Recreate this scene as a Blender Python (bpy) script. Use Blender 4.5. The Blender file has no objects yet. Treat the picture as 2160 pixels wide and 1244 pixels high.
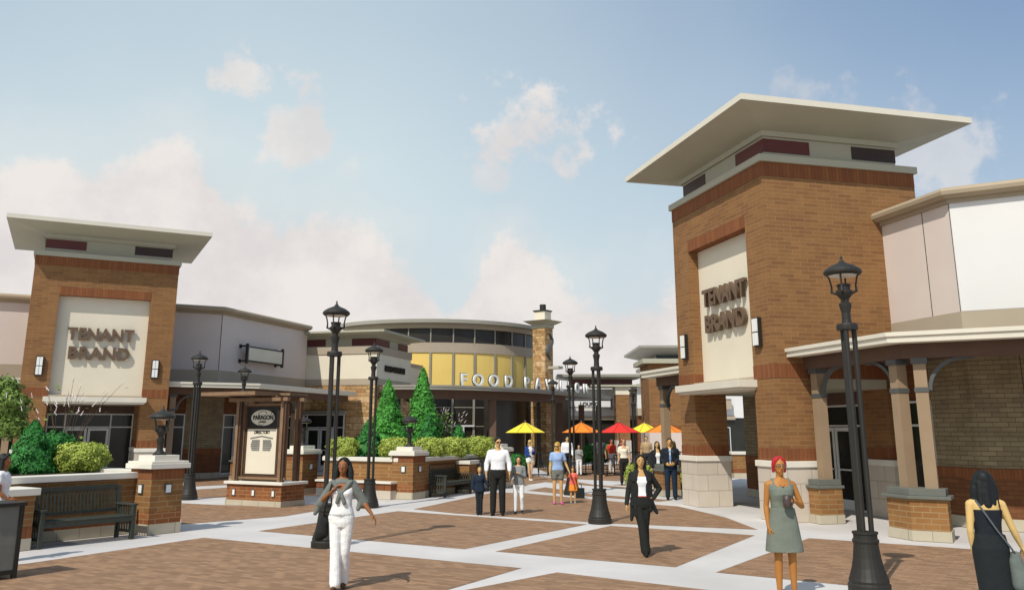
import bpy, bmesh, math, random
from mathutils import Vector, Matrix
random.seed(7)
S=bpy.context.scene; COL=S.collection
R=math.radians
# ------------------------------------------------------------------ survey of the site (camera station at the origin, eye 2.05 m)
F=1808.0; CX=1080.0; CY=495.0; HC=2.05
PIT=math.atan2(410,F); cp,sp=math.cos(PIT),math.sin(PIT)
def G(u,v,z=0.0):
    x=(u-CX)/F; y=-(v-CY)/F
    d=(x,cp-y*sp,sp+y*cp); t=(z-HC)/d[2]
    return (d[0]*t,d[1]*t)
# ------------------------------------------------------------------ materials
def lin(c): return tuple(((x/255)/12.92 if x/255<=.04045 else ((x/255+.055)/1.055)**2.4) for x in c)
class N:
    def __init__(s,name):
        s.m=bpy.data.materials.new(name); s.m.use_nodes=True; s.nt=s.m.node_tree; s.b=s.nt.nodes['Principled BSDF']
    def n(s,t,**k):
        x=s.nt.nodes.new(t)
        for a,v in k.items():
            if a in x.inputs.keys() if isinstance(a,str) else False: x.inputs[a].default_value=v
            else: setattr(x,a,v)
        return x
    def l(s,a,b): s.nt.links.new(a,b)
def wallvec(w,scale=1.0):
    tc=w.n('ShaderNodeTexCoord'); sx=w.n('ShaderNodeSeparateXYZ'); w.l(tc.outputs['Object'],sx.inputs[0])
    ad=w.n('ShaderNodeMath',operation='ADD'); w.l(sx.outputs[0],ad.inputs[0]); w.l(sx.outputs[1],ad.inputs[1])
    cb=w.n('ShaderNodeCombineXYZ'); w.l(ad.outputs[0],cb.inputs[0]); w.l(sx.outputs[2],cb.inputs[1])
    return cb.outputs[0],tc.outputs['Object']
def mixc(w,fac,a,b,mode='MIX',f=1.0):
    m=w.n('ShaderNodeMix',data_type='RGBA',blend_type=mode)
    if fac is None: m.inputs[0].default_value=f
    else: w.l(fac,m.inputs[0])
    for s,v in ((6,a),(7,b)):
        if isinstance(v,tuple): m.inputs[s].default_value=(*v,1)
        else: w.l(v,m.inputs[s])
    return m.outputs[2]
def plain(name,c,rough=.8,var=.08,scale=3.0,metal=0,spec=.3,bump=0.0,fine=60):
    w=N(name); c=lin(c)
    tc=w.n('ShaderNodeTexCoord'); nz=w.n('ShaderNodeTexNoise'); nz.inputs['Scale'].default_value=scale; nz.inputs['Detail'].default_value=6
    w.l(tc.outputs['Object'],nz.inputs['Vector'])
    mr=w.n('ShaderNodeMapRange'); mr.inputs[1].default_value=.3; mr.inputs[2].default_value=.7; w.l(nz.outputs[0],mr.inputs[0])
    o=mixc(w,mr.outputs[0],tuple(x*(1-var) for x in c),tuple(min(1,x*(1+var)) for x in c))
    w.l(o,w.b.inputs['Base Color']); w.b.inputs['Roughness'].default_value=rough; w.b.inputs['Metallic'].default_value=metal
    w.b.inputs['Specular IOR Level'].default_value=spec
    if bump:
        n2=w.n('ShaderNodeTexNoise'); n2.inputs['Scale'].default_value=fine; n2.inputs['Detail'].default_value=4; w.l(tc.outputs['Object'],n2.inputs['Vector'])
        bp=w.n('ShaderNodeBump'); bp.inputs['Strength'].default_value=bump; bp.inputs['Distance'].default_value=.02; w.l(n2.outputs[0],bp.inputs['Height']); w.l(bp.outputs[0],w.b.inputs['Normal'])
    return w.m
def brick(name,a,b,mortar,bw,rh,ms=.012,off=.5,flat=False,var=.25,sm=.1,bias=0.0,bump=.3,frac=2):
    w=N(name); a,b,mortar=lin(a),lin(b),lin(mortar)
    v,obj=wallvec(w)
    if flat:
        v=obj
    t=w.n('ShaderNodeTexBrick',offset=off,offset_frequency=frac)
    t.inputs['Color1'].default_value=(*a,1); t.inputs['Color2'].default_value=(*b,1); t.inputs['Mortar'].default_value=(*mortar,1)
    t.inputs['Scale'].default_value=1; t.inputs['Mortar Size'].default_value=ms; t.inputs['Mortar Smooth'].default_value=sm; t.inputs['Bias'].default_value=bias
    t.inputs['Brick Width'].default_value=bw; t.inputs['Row Height'].default_value=rh
    w.l(v,t.inputs['Vector'])
    nz=w.n('ShaderNodeTexNoise'); nz.inputs['Scale'].default_value=2.2; nz.inputs['Detail'].default_value=8; nz.inputs['Roughness'].default_value=.65; w.l(obj,nz.inputs['Vector'])
    mr=w.n('ShaderNodeMapRange'); mr.inputs[1].default_value=.3; mr.inputs[2].default_value=.7; mr.inputs[3].default_value=1-var; mr.inputs[4].default_value=1+var*.6; w.l(nz.outputs[0],mr.inputs[0])
    o=mixc(w,None,t.outputs[0],mr.outputs[0],'MULTIPLY')
    w.l(o,w.b.inputs['Base Color']); w.b.inputs['Roughness'].default_value=.85; w.b.inputs['Specular IOR Level'].default_value=.25
    bp=w.n('ShaderNodeBump',invert=True); bp.inputs['Strength'].default_value=bump; bp.inputs['Distance'].default_value=.01; w.l(t.outputs['Fac'],bp.inputs['Height']); w.l(bp.outputs[0],w.b.inputs['Normal'])
    return w.m
M={}
M['brick']=brick('brick',(140,101,63),(121,84,54),(148,115,78),.40,.10,ms=.008,var=.12,bias=-.2)
M['soldier']=brick('soldier_brick',(138,87,52),(124,75,46),(106,68,46),.10,.62,ms=.007,off=0,var=.12)
M['basebrick']=brick('base_brick',(148,106,62),(128,87,50),(156,128,90),.40,.105,ms=.010,var=.16,bias=-.2)
M['redbrick']=brick('red_brick',(146,92,54),(126,74,44),(156,122,82),.30,.10,ms=.010,var=.15)
M['block']=brick('split_face_block',(150,134,104),(132,116,90),(104,92,70),.40,.10,ms=.008,var=.2,bump=.6)
M['lowbrick']=brick('brown_brick',(126,82,50),(108,68,42),(98,64,42),.32,.09,ms=.008,var=.15)
M['cast']=brick('cast_stone_block',(204,192,176),(194,182,166),(160,148,132),.62,.42,ms=.008,var=.06)
M['plinth']=brick('plinth_stone',(190,180,158),(180,170,148),(140,130,112),.60,.60,ms=.008,off=0,var=.08)
M['capstone']=plain('cap_stone',(222,216,202),.75,.05,2)
M['darkcap']=plain('dark_cap_stone',(104,106,98),.75,.08,4)
M['trim']=plain('roof_trim',(172,168,148),.7,.03,1.5)
M['fascia']=plain('fascia_paint',(214,207,190),.65,.03,1.5)
M['cornice']=plain('cornice_taupe',(168,152,128),.75,.05,1.2)
M['stucco']=plain('lavender_stucco',(212,198,188),.9,.04,.8,bump=.15,fine=140)
M['white_stucco']=plain('white_stucco',(218,216,212),.9,.03,.8,bump=.1,fine=140)
M['cream']=plain('cream_stucco',(222,212,190),.85,.04,.8,bump=.12,fine=140)
M['taupe']=plain('taupe_stucco',(172,158,138),.9,.05,.8,bump=.15,fine=140)
M['beam']=plain('brown_beam',(96,74,60),.75,.1,2)
M['post']=plain('post_paint',(150,128,102),.75,.07,2)
M['iron']=plain('dark_iron',(38,35,29),.55,.1,6,metal=0,spec=.45)
M['band_iron']=plain('grey_iron',(80,82,80),.5,.08,6,spec=.45)
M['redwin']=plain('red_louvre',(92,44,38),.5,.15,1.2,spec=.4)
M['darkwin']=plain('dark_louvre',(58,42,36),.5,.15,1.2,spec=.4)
M['alu']=plain('aluminium_frame',(212,212,208),.4,.04,3,spec=.5)
M['white']=plain('lamp_glass',(232,232,226),.35,.02,3)
M['letter']=plain('bronze_letter',(104,84,66),.5,.06,4)
M['dark']=plain('interior_dark',(34,34,30),.9,.2,.5)
M['concrete']=plain('pale_concrete',(200,195,191),.9,.10,.6,bump=.15,fine=40)
M['soil']=plain('soil',(70,56,42),.95,.2,5)
M['floor']=plain('entry_floor',(150,152,142),.8,.08,1)
M['wood']=plain('bench_wood',(62,66,58),.6,.15,8)
M['wpanel']=plain('bin_panel',(120,122,114),.6,.08,5)
M['kwood']=plain('kiosk_frame',(132,104,78),.7,.12,6)
M['kwood2']=plain('kiosk_dark',(82,58,42),.7,.12,6)
M['black']=plain('black_paint',(36,34,32),.6,.1,5)
M['mapgrey']=plain('map_grey',(120,118,112),.7,.1,8)
M['yellow']=plain('yellow_panel',(232,200,112),.6,.04,1)
M['mull']=plain('mullion',(148,142,128),.5,.05,2)
M['canopygrey']=plain('canopy_grey',(150,146,134),.7,.05,1)
def glass(name,c,rough=.12):
    w=N(name); w.b.inputs['Base Color'].default_value=(*lin(c),1); w.b.inputs['Roughness'].default_value=rough; w.b.inputs['Specular IOR Level'].default_value=.35
    tc=w.n('ShaderNodeTexCoord'); nz=w.n('ShaderNodeTexNoise'); nz.inputs['Scale'].default_value=.7; w.l(tc.outputs['Object'],nz.inputs['Vector'])
    o=mixc(w,nz.outputs[0],tuple(x*.55 for x in lin(c)),tuple(x*1.5 for x in lin(c))); w.l(o,w.b.inputs['Base Color'])
    return w.m
M['glass']=glass('shop_glass',(40,40,35))
M['glass2']=glass('rotunda_glass',(46,42,36),.35)
def stone(name):
    w=N(name); v,obj=wallvec(w)
    nz=w.n('ShaderNodeTexNoise'); nz.inputs['Scale'].default_value=2.5; w.l(v,nz.inputs['Vector'])
    mv=w.n('ShaderNodeVectorMath',operation='MULTIPLY_ADD'); w.l(nz.outputs['Color'],mv.inputs[0]); mv.inputs[1].default_value=(.10,.06,0); w.l(v,mv.inputs[2])
    def bt(bw,rh,sq,a,b):
        t=w.n('ShaderNodeTexBrick',offset=.37,offset_frequency=3,squash=sq,squash_frequency=2)
        t.inputs['Scale'].default_value=1; t.inputs['Brick Width'].default_value=bw; t.inputs['Row Height'].default_value=rh; t.inputs['Mortar Size'].default_value=.014; t.inputs['Mortar Smooth'].default_value=.4
        t.inputs['Color1'].default_value=(*lin(a),1); t.inputs['Color2'].default_value=(*lin(b),1); t.inputs['Mortar'].default_value=(*lin((120,88,56)),1)
        w.l(mv.outputs[0],t.inputs['Vector']); return t
    t1=bt(.52,.17,.6,(206,172,122),(160,118,70)); t2=bt(.66,.34,1.3,(214,182,140),(178,136,84))
    n3=w.n('ShaderNodeTexNoise'); n3.inputs['Scale'].default_value=1.1; n3.inputs['Detail'].default_value=1; w.l(v,n3.inputs['Vector'])
    mr=w.n('ShaderNodeMapRange'); mr.inputs[1].default_value=.5; mr.inputs[2].default_value=.54; w.l(n3.outputs[0],mr.inputs[0])
    c=mixc(w,mr.outputs[0],t1.outputs[0],t2.outputs[0])
    n4=w.n('ShaderNodeTexNoise'); n4.inputs['Scale'].default_value=5; n4.inputs['Detail'].default_value=5; w.l(v,n4.inputs['Vector'])
    m4=w.n('ShaderNodeMapRange'); m4.inputs[1].default_value=.3; m4.inputs[2].default_value=.7; m4.inputs[3].default_value=.7; m4.inputs[4].default_value=1.15; w.l(n4.outputs[0],m4.inputs[0])
    o=mixc(w,None,c,m4.outputs[0],'MULTIPLY'); w.l(o,w.b.inputs['Base Color']); w.b.inputs['Roughness'].default_value=.9
    bp=w.n('ShaderNodeBump'); bp.inputs['Strength'].default_value=.5; bp.inputs['Distance'].default_value=.02; w.l(n4.outputs[0],bp.inputs['Height']); w.l(bp.outputs[0],w.b.inputs['Normal'])
    return w.m
M['stone']=stone('ashlar_stone')
def paver():
    w=N('brick_pavers'); tc=w.n('ShaderNodeTexCoord')
    mp=w.n('ShaderNodeMapping'); mp.inputs['Rotation'].default_value=(0,0,R(33)); w.l(tc.outputs['Object'],mp.inputs[0])
    t=w.n('ShaderNodeTexBrick'); t.inputs['Scale'].default_value=1; t.inputs['Brick Width'].default_value=.21; t.inputs['Row Height'].default_value=.105; t.inputs['Mortar Size'].default_value=.006; t.inputs['Mortar Smooth'].default_value=.3
    for k,c in (('Color1',(162,128,99)),('Color2',(134,104,80)),('Mortar',(128,106,86))): t.inputs[k].default_value=(*lin(c),1)
    w.l(mp.outputs[0],t.inputs['Vector'])
    nz=w.n('ShaderNodeTexNoise'); nz.inputs['Scale'].default_value=.8; nz.inputs['Detail'].default_value=8; nz.inputs['Roughness'].default_value=.7; w.l(tc.outputs['Object'],nz.inputs['Vector'])
    mr=w.n('ShaderNodeMapRange'); mr.inputs[1].default_value=.3; mr.inputs[2].default_value=.7; mr.inputs[3].default_value=.93; mr.inputs[4].default_value=1.06; w.l(nz.outputs[0],mr.inputs[0])
    o=mixc(w,None,t.outputs[0],mr.outputs[0],'MULTIPLY'); w.l(o,w.b.inputs['Base Color']); w.b.inputs['Roughness'].default_value=.9; w.b.inputs['Specular IOR Level'].default_value=.2
    bp=w.n('ShaderNodeBump',invert=True); bp.inputs['Strength'].default_value=.3; bp.inputs['Distance'].default_value=.006; w.l(t.outputs['Fac'],bp.inputs['Height']); w.l(bp.outputs[0],w.b.inputs['Normal'])
    return w.m
M['paver']=paver()
def leaf(name,c,var=.35):
    w=N(name); c=lin(c); tc=w.n('ShaderNodeTexCoord'); nz=w.n('ShaderNodeTexNoise'); nz.inputs['Scale'].default_value=6; nz.inputs['Detail'].default_value=4; w.l(tc.outputs['Object'],nz.inputs['Vector'])
    mr=w.n('ShaderNodeMapRange'); mr.inputs[1].default_value=.3; mr.inputs[2].default_value=.7; w.l(nz.outputs[0],mr.inputs[0])
    o=mixc(w,mr.outputs[0],tuple(x*(1-var) for x in c),tuple(x*(1+var) for x in c)); w.l(o,w.b.inputs['Base Color']); w.b.inputs['Roughness'].default_value=.6; w.b.inputs['Specular IOR Level'].default_value=.25
    return w.m
M['leaf_dark']=leaf('dark_green_leaf',(54,120,52)); M['leaf_bright']=leaf('bright_green_leaf',(76,146,56)); M['leaf_lime']=leaf('lime_leaf',(164,178,80),.2); M['leaf_olive']=leaf('olive_leaf',(112,136,62)); M['leaf_sage']=leaf('sage_leaf',(140,150,80))
M['bark']=plain('bark',(84,68,52),.9,.2,10)
M['petal']=plain('pale_petal',(232,218,216),.7,.04,5)
_c={}
def cloth(c,rough=.85,bump=.1):
    k=(c,rough)
    if k not in _c: _c[k]=plain('cloth_%d_%d_%d'%c,c,rough,.07,9,bump=.55,fine=13)
    return _c[k]
def skin(c):
    k=('s',c)
    if k not in _c: _c[k]=plain('skin_%d_%d_%d'%c,c,.55,.04,6,spec=.35)
    return _c[k]
# ------------------------------------------------------------------ mesh building
class MB:
    def __init__(s): s.v=[]; s.f=[]; s.c=[]
    def add(s,v,f):
        o=len(s.v); s.c.append((o,len(s.f))); s.v+= [tuple(p) for p in v]; s.f+=[tuple(i+o for i in q) for q in f]; return s
    def box(s,x0,x1,y0,y1,z0,z1):
        if x1<x0:x0,x1=x1,x0
        if y1<y0:y0,y1=y1,y0
        return s.add([(x0,y0,z0),(x1,y0,z0),(x1,y1,z0),(x0,y1,z0),(x0,y0,z1),(x1,y0,z1),(x1,y1,z1),(x0,y1,z1)],
              [(0,3,2,1),(4,5,6,7),(0,1,5,4),(1,2,6,5),(2,3,7,6),(3,0,4,7)])
    def frus(s,b,z0,t,z1):   # b,t rectangles (x0,x1,y0,y1)
        v=[(b[0],b[2],z0),(b[1],b[2],z0),(b[1],b[3],z0),(b[0],b[3],z0),(t[0],t[2],z1),(t[1],t[2],z1),(t[1],t[3],z1),(t[0],t[3],z1)]
        return s.add(v,[(0,3,2,1),(4,5,6,7),(0,1,5,4),(1,2,6,5),(2,3,7,6),(3,0,4,7)])
    def prism(s,poly,z0,z1):
        n=len(poly); a=sum(poly[i][0]*poly[(i+1)%n][1]-poly[(i+1)%n][0]*poly[i][1] for i in range(n))
        if a<0: poly=poly[::-1]
        v=[(p[0],p[1],z0) for p in poly]+[(p[0],p[1],z1) for p in poly]
        return s.add(v,[tuple(range(n))[::-1],tuple(range(n,2*n))]+[(i,(i+1)%n,n+(i+1)%n,n+i) for i in range(n)])
    def loft(s,rings,caps=True,closed=True):
        n=len(rings[0]); v=[p for r in rings for p in r]; f=[]
        for k in range(len(rings)-1):
            for i in range(n if closed else n-1):
                j=(i+1)%n; f.append((k*n+i,k*n+j,(k+1)*n+j,(k+1)*n+i))
        if caps and closed: f+= [tuple(range(n))[::-1],tuple(range((len(rings)-1)*n,len(rings)*n))]
        return s.add(v,f)
    def lathe(s,prof,cx=0,cy=0,n=20,rot=0):
        return s.loft([[(cx+r*math.cos(rot+2*math.pi*i/n),cy+r*math.sin(rot+2*math.pi*i/n),z) for i in range(n)] for r,z in prof])
    def tube(s,pts,r,n=8):
        pts=[Vector(p) for p in pts]; rr=r if isinstance(r,(list,tuple)) else [r]*len(pts); rings=[]
        up=Vector((0,0,1)); pa=None
        for i,p in enumerate(pts):
            d=(pts[min(i+1,len(pts)-1)]-pts[max(i-1,0)]).normalized()
            if pa is None: a=d.cross(up if abs(d.z)<.9 else Vector((1,0,0))).normalized()
            else: a=(pa-d*pa.dot(d)).normalized()
            pa=a; b=d.cross(a); rings.append([tuple(p+(a*math.cos(2*math.pi*k/n)+b*math.sin(2*math.pi*k/n))*rr[i]) for k in range(n)])
        return s.loft(rings)
    def cap(s,p0,p1,r0,r1,n=12,sx=1.0,ax=None):  # tapered capsule
        p0=Vector(p0);p1=Vector(p1);d=p1-p0; L=d.length
        if L<1e-6: d=Vector((0,0,1)); L=1e-6
        d=d/L
        a=Vector(ax) if ax else (Vector((0,1,0)) if abs(d.y)<.9 else Vector((1,0,0)))
        a=(a-d*a.dot(d)).normalized(); b=d.cross(a); rings=[]
        for k in range(5):
            t=math.pi/2*(1-k/4.0); rings.append((p0-d*r0*math.sin(t),max(r0*math.cos(t),.0005)))
        for k in range(1,4): rings.append((p0+d*L*k/4,r0+(r1-r0)*k/4))
        for k in range(5):
            t=math.pi/2*(k/4.0); rings.append((p1+d*r1*math.sin(t),max(r1*math.cos(t),.0005)))
        return s.loft([[tuple(c+(a*math.cos(2*math.pi*i/n)*sx+b*math.sin(2*math.pi*i/n))*r) for i in range(n)] for c,r in rings])
    def ell(s,c,r,n=16,m=10,rot=None):
        rings=[]
        for k in range(m+1):
            t=math.pi*(k/m)-math.pi/2; q=max(math.cos(t),.004)
            ring=[Vector((r[0]*q*math.cos(2*math.pi*i/n),r[1]*q*math.sin(2*math.pi*i/n),r[2]*math.sin(t))) for i in range(n)]
            if rot: ring=[rot@p for p in ring]
            rings.append([tuple(Vector(c)+p) for p in ring])
        return s.loft(rings)
    def clusters(s,tol=.03):   # separate pieces that do not touch
        n=len(s.c); bb=[]
        for k in range(n):
            a=s.c[k][0]; b=s.c[k+1][0] if k+1<n else len(s.v); vs=s.v[a:b]
            bb.append((min(v[0] for v in vs)-tol,max(v[0] for v in vs)+tol,min(v[1] for v in vs)-tol,max(v[1] for v in vs)+tol,min(v[2] for v in vs)-tol,max(v[2] for v in vs)+tol))
        p=list(range(n))
        def fd(i):
            while p[i]!=i: i=p[i]
            return i
        for i in range(n):
            for j in range(i+1,n):
                A,B=bb[i],bb[j]
                if A[0]<B[1] and B[0]<A[1] and A[2]<B[3] and B[2]<A[3] and A[4]<B[5] and B[4]<A[5]: p[fd(j)]=fd(i)
        out={}
        for k in range(n): out.setdefault(fd(k),[]).append(k)
        res=[]
        for ks in out.values():
            m=MB()
            for k in ks:
                a,fa=s.c[k]; b,fb=s.c[k+1] if k+1<n else (len(s.v),len(s.f))
                m.add(s.v[a:b],[tuple(i-a for i in q) for q in s.f[fa:fb]])
            res.append(m)
        return res
    def mesh(s,name):
        me=bpy.data.meshes.new(name); me.from_pydata(s.v,[],s.f); me.validate(); bm=bmesh.new(); bm.from_mesh(me); bmesh.ops.recalc_face_normals(bm,faces=bm.faces); bm.to_mesh(me); bm.free(); me.update(); return me
def put(name,me,mat,parent=None,smooth=False,bev=0):
    o=bpy.data.objects.new(name,me); COL.objects.link(o)
    if mat and not me.materials: me.materials.append(M[mat] if isinstance(mat,str) else mat)
    if parent: o.parent=parent
    if smooth:
        for p in me.polygons: p.use_smooth=True
    if bev:
        b=o.modifiers.new('bevel','BEVEL'); b.width=bev; b.segments=2; b.limit_method='ANGLE'; b.angle_limit=R(40)
    return o
def obj(name,mb,mat,parent=None,smooth=False,bev=0,split=True,mx=None):
    ms=mb.clusters() if split and parent and 1<len(mb.c)<60 else [mb]
    r=None
    for m in ms:
        me=m.mesh(name)
        if mx: me.transform(mx)
        o=put(name,me,mat,parent,smooth,bev); r=r or o
    return r
def tag(o,label=None,cat=None,group=None,kind=None):
    if label:o['label']=label
    if cat:o['category']=cat
    if group:o['group']=group
    if kind:o['kind']=kind
    return o
def thing(name,label,cat,loc=(0,0,0),rz=0,group=None):
    o=bpy.data.objects.new(name,None); COL.objects.link(o); o.empty_display_size=.3
    o.location=loc if len(loc)==3 else (*loc,0); o.rotation_euler=(0,0,R(rz)); return tag(o,label,cat,group)
KIDS={}
def copy_tree(o,loc,rz,label,group=None,first=True):
    c=o.copy(); COL.objects.link(c)
    if first:
        c.location=loc if len(loc)==3 else (*loc,0); c.rotation_euler=(0,0,R(rz)); c['label']=label
        if group:c['group']=group
    for ch in [x for x in list(bpy.data.objects) if x.parent==o]:
        d=copy_tree(ch,None,None,None,None,False); d.parent=c
    return c
def text_mesh(txt,size,ext,bold=0.0,align='CENTER',spacing=1.0,line=1.0,shear=0):
    cu=bpy.data.curves.new('t','FONT'); cu.body=txt; cu.size=size; cu.extrude=ext; cu.offset=bold; cu.align_x=align; cu.space_character=spacing; cu.space_line=line; cu.shear=shear; cu.resolution_u=4
    o=bpy.data.objects.new('t',cu); COL.objects.link(o); dg=bpy.context.evaluated_depsgraph_get()
    me=bpy.data.meshes.new_from_object(o.evaluated_get(dg)); bpy.data.objects.remove(o); bpy.data.curves.remove(cu); return me
def wall_text(name,txt,size,ext,x,y,z,mat,parent,rz=0,bold=0.0,sx=1.0,**k):
    me=text_mesh(txt,size,ext,bold,**k)
    me.transform(Matrix.Translation((x,y,z))@Matrix.Rotation(R(rz),4,'Z')@Matrix.Rotation(R(90),4,'X')@Matrix.Diagonal((sx,1,1,1)))
    me.materials.clear(); return put(name,me,mat,parent)
def offs(pl,d):  # offset an open polyline to the right-hand side of its travel direction by d (mitred)
    out=[]; n=len(pl)
    for i in range(n):
        ds=[]
        if i>0: ds.append((Vector(pl[i])-Vector(pl[i-1])).normalized())
        if i<n-1: ds.append((Vector(pl[i+1])-Vector(pl[i])).normalized())
        ns=[Vector((q.y,-q.x)) for q in ds]
        if len(ns)==2:
            m=(ns[0]+ns[1]).normalized(); k=d/m.dot(ns[0])
        else: m=ns[0]; k=d
        out.append((pl[i][0]+m.x*k,pl[i][1]+m.y*k))
    return out
def strip(mb,pl,d0,d1,z0,z1,z0b=None,z1b=None):   # solid running along pl between offsets d0 (inner) and d1 (outer)
    a=offs(pl,d0); b=offs(pl,d1); z0b=z0 if z0b is None else z0b; z1b=z1 if z1b is None else z1b
    return mb.loft([[(a[i][0],a[i][1],z0),(b[i][0],b[i][1],z0b),(b[i][0],b[i][1],z1b),(a[i][0],a[i][1],z1)] for i in range(len(pl))])
# ------------------------------------------------------------------ camera, sun, sky
cam=bpy.data.cameras.new('camera'); co=bpy.data.objects.new('camera',cam); COL.objects.link(co); S.camera=co
cam.sensor_width=36; cam.lens=F/2160*36; cam.shift_y=-(622-CY)/2160; cam.clip_end=3000; cam.clip_start=.1
co.location=(0,0,HC); co.rotation_euler=(math.pi/2+PIT,0,0)
SAZ=61.2; SEL=47.5   # shadows fall towards SAZ (degrees from +X), sun elevation
sun=bpy.data.lights.new('sun','SUN'); so=bpy.data.objects.new('sun',sun); COL.objects.link(so)
sun.energy=3.7; sun.angle=R(.5); sun.color=(1,.95,.86)
d=Vector((math.cos(R(SAZ))*math.cos(R(SEL)),math.sin(R(SAZ))*math.cos(R(SEL)),-math.sin(R(SEL))))
so.rotation_euler=d.to_track_quat('-Z','Y').to_euler()
W=bpy.data.worlds.new('World'); S.world=W; W.use_nodes=True; nt=W.node_tree; nt.nodes.clear()
def wn(t,**k):
    x=nt.nodes.new(t)
    for a,v in k.items(): setattr(x,a,v)
    return x
def wl(a,b): nt.links.new(a,b)
def wm(op,a,b=None,c=None,clamp=False):
    x=wn('ShaderNodeMath',operation=op,use_clamp=clamp)
    for i,v in enumerate((a,b,c)):
        if v is None: continue
        if isinstance(v,(int,float)): x.inputs[i].default_value=v
        else: wl(v,x.inputs[i])
    return x.outputs[0]
out=wn('ShaderNodeOutputWorld'); bg=wn('ShaderNodeBackground'); wl(bg.outputs[0],out.inputs[0]); bg.inputs[1].default_value=.1
sky=wn('ShaderNodeTexSky',sky_type='NISHITA',sun_disc=False); sky.sun_elevation=R(SEL); sky.sun_rotation=R(90-(SAZ+180)); sky.air_density=1; sky.dust_density=1.5; sky.ozone_density=2
tc=wn('ShaderNodeTexCoord'); sep=wn('ShaderNodeSeparateXYZ'); wl(tc.outputs['Generated'],sep.inputs[0])
X,Y,Z=sep.outputs
Yc=wm('MAXIMUM',Y,.15); az=wm('DIVIDE',X,Yc); el=wm('DIVIDE',Z,Yc)      # tangent of bearing and of height above the horizon
n1=wn('ShaderNodeTexNoise'); n1.inputs['Scale'].default_value=7; n1.inputs['Detail'].default_value=9; n1.inputs['Roughness'].default_value=.62; wl(tc.outputs['Generated'],n1.inputs['Vector'])
n3=wn('ShaderNodeTexNoise'); n3.inputs['Scale'].default_value=16; n3.inputs['Detail'].default_value=8; n3.inputs['Roughness'].default_value=.6; wl(tc.outputs['Generated'],n3.inputs['Vector'])
n2=wn('ShaderNodeTexNoise'); n2.inputs['Scale'].default_value=2.6; n2.inputs['Detail'].default_value=5; wl(tc.outputs['Generated'],n2.inputs['Vector'])
fc=wn('ShaderNodeFloatCurve'); cmx=fc.mapping.curves[0]
# top of the cloud bank by bearing
pts=[(-1.0,.30),(-.62,.30),(-.50,.31),(-.41,.335),(-.345,.285),(-.298,.26),(-.217,.253),(-.16,.219),(-.10,.178),(-.078,.144),(-.045,.172),(0,.221),(.04,.19),(.067,.155),(.15,.16),(.3,.15),(1.0,.12)]
cmx.points[0].location=((pts[0][0]+1)/2,pts[0][1]); cmx.points[1].location=(1,pts[-1][1])
for p in pts[1:-1]: cmx.points.new((p[0]+1)/2,p[1])
fc.mapping.update(); wl(wm('MULTIPLY_ADD',az,.5,.5,True),fc.inputs['Value'])
nn=wm('MULTIPLY_ADD',n1.outputs[0],.22,-.10)
dd=wm('ADD',wm('SUBTRACT',fc.outputs[0],el),nn)
def sstep(v,a,b,lo=0,hi=1):
    m=wn('ShaderNodeMapRange',interpolation_type='SMOOTHSTEP'); m.inputs[1].default_value=a; m.inputs[2].default_value=b; m.inputs[3].default_value=lo; m.inputs[4].default_value=hi; wl(v,m.inputs[0]); return m.outputs[0]
mask=sstep(dd,-.008,.030)
def puff(a0,e0,ra,re,k=1.0):
    q=wm('SQRT',wm('ADD',wm('POWER',wm('DIVIDE',wm('SUBTRACT',az,a0),ra),2),wm('POWER',wm('DIVIDE',wm('SUBTRACT',el,e0),re),2)))
    return sstep(wm('ADD',wm('SUBTRACT',1.35,q),wm('MULTIPLY_ADD',n3.outputs[0],5.0,-2.75)),0,.9,0,k)
for a0,e0,ra,re,k in ((-.344,.433,.055,.034,.8),(-.256,.335,.055,.06,.8),(.036,.36,.075,.062,.9),(-.19,.30,.03,.03,.5),(.386,.415,.045,.03,.4),(.51,.32,.10,.08,.55),(-.023,.30,.03,.02,.5)):
    mask=wm('MAXIMUM',mask,puff(a0,e0,ra,re,k))
def wmix(f,a,b,mode='MIX'):
    m=wn('ShaderNodeMix',data_type='RGBA',blend_type=mode)
    if isinstance(f,(int,float)): m.inputs[0].default_value=f
    else: wl(f,m.inputs[0])
    for s,v in ((6,a),(7,b)):
        if isinstance(v,tuple): m.inputs[s].default_value=(*v,1)
        else: wl(v,m.inputs[s])
    return m.outputs[2]
# thin high haze whitens the blue, more to the left and low down
veil=wm('ADD',sstep(el,.62,.08,.36,.86),sstep(az,.60,-.30,-.22,.34),None,True)
veil=wm('ADD',veil,wm('MULTIPLY_ADD',n2.outputs[0],.30,-.15),None,True)
K=10.0
base=wmix(veil,wmix(.45,sky.outputs[0],(.23*K,.40*K,.70*K)),(.63*K,.745*K,.79*K))
mask=wm('MAXIMUM',mask,sstep(dd,-.10,.04,0,.34))
shade=sstep(n1.outputs[0],.35,.62)
ccol=wmix(shade,(.74*K,.695*K,.685*K),(.87*K,.82*K,.78*K))
wl(wmix(wm('MULTIPLY',mask,.95),base,ccol),bg.inputs[0])
S.view_settings.view_transform='Standard'; S.view_settings.look='None'; S.view_settings.gamma=1; S.view_settings.exposure=0
S.render.engine='CYCLES'
# ------------------------------------------------------------------ ground
def flat(name,poly,z,mat):
    mb=MB(); mb.add([(x,y,z) for x,y in poly],[tuple(range(len(poly)))]); return tag(obj(name,mb,mat),kind='structure')
flat('ground',[(-400,-60),(400,-60),(400,700),(-400,700)],-.004,'concrete')
def field(*px,z=0.0,extra=()): return flat('brick_paving',[G(*p) for p in px]+list(extra),z,'paver')
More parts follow.
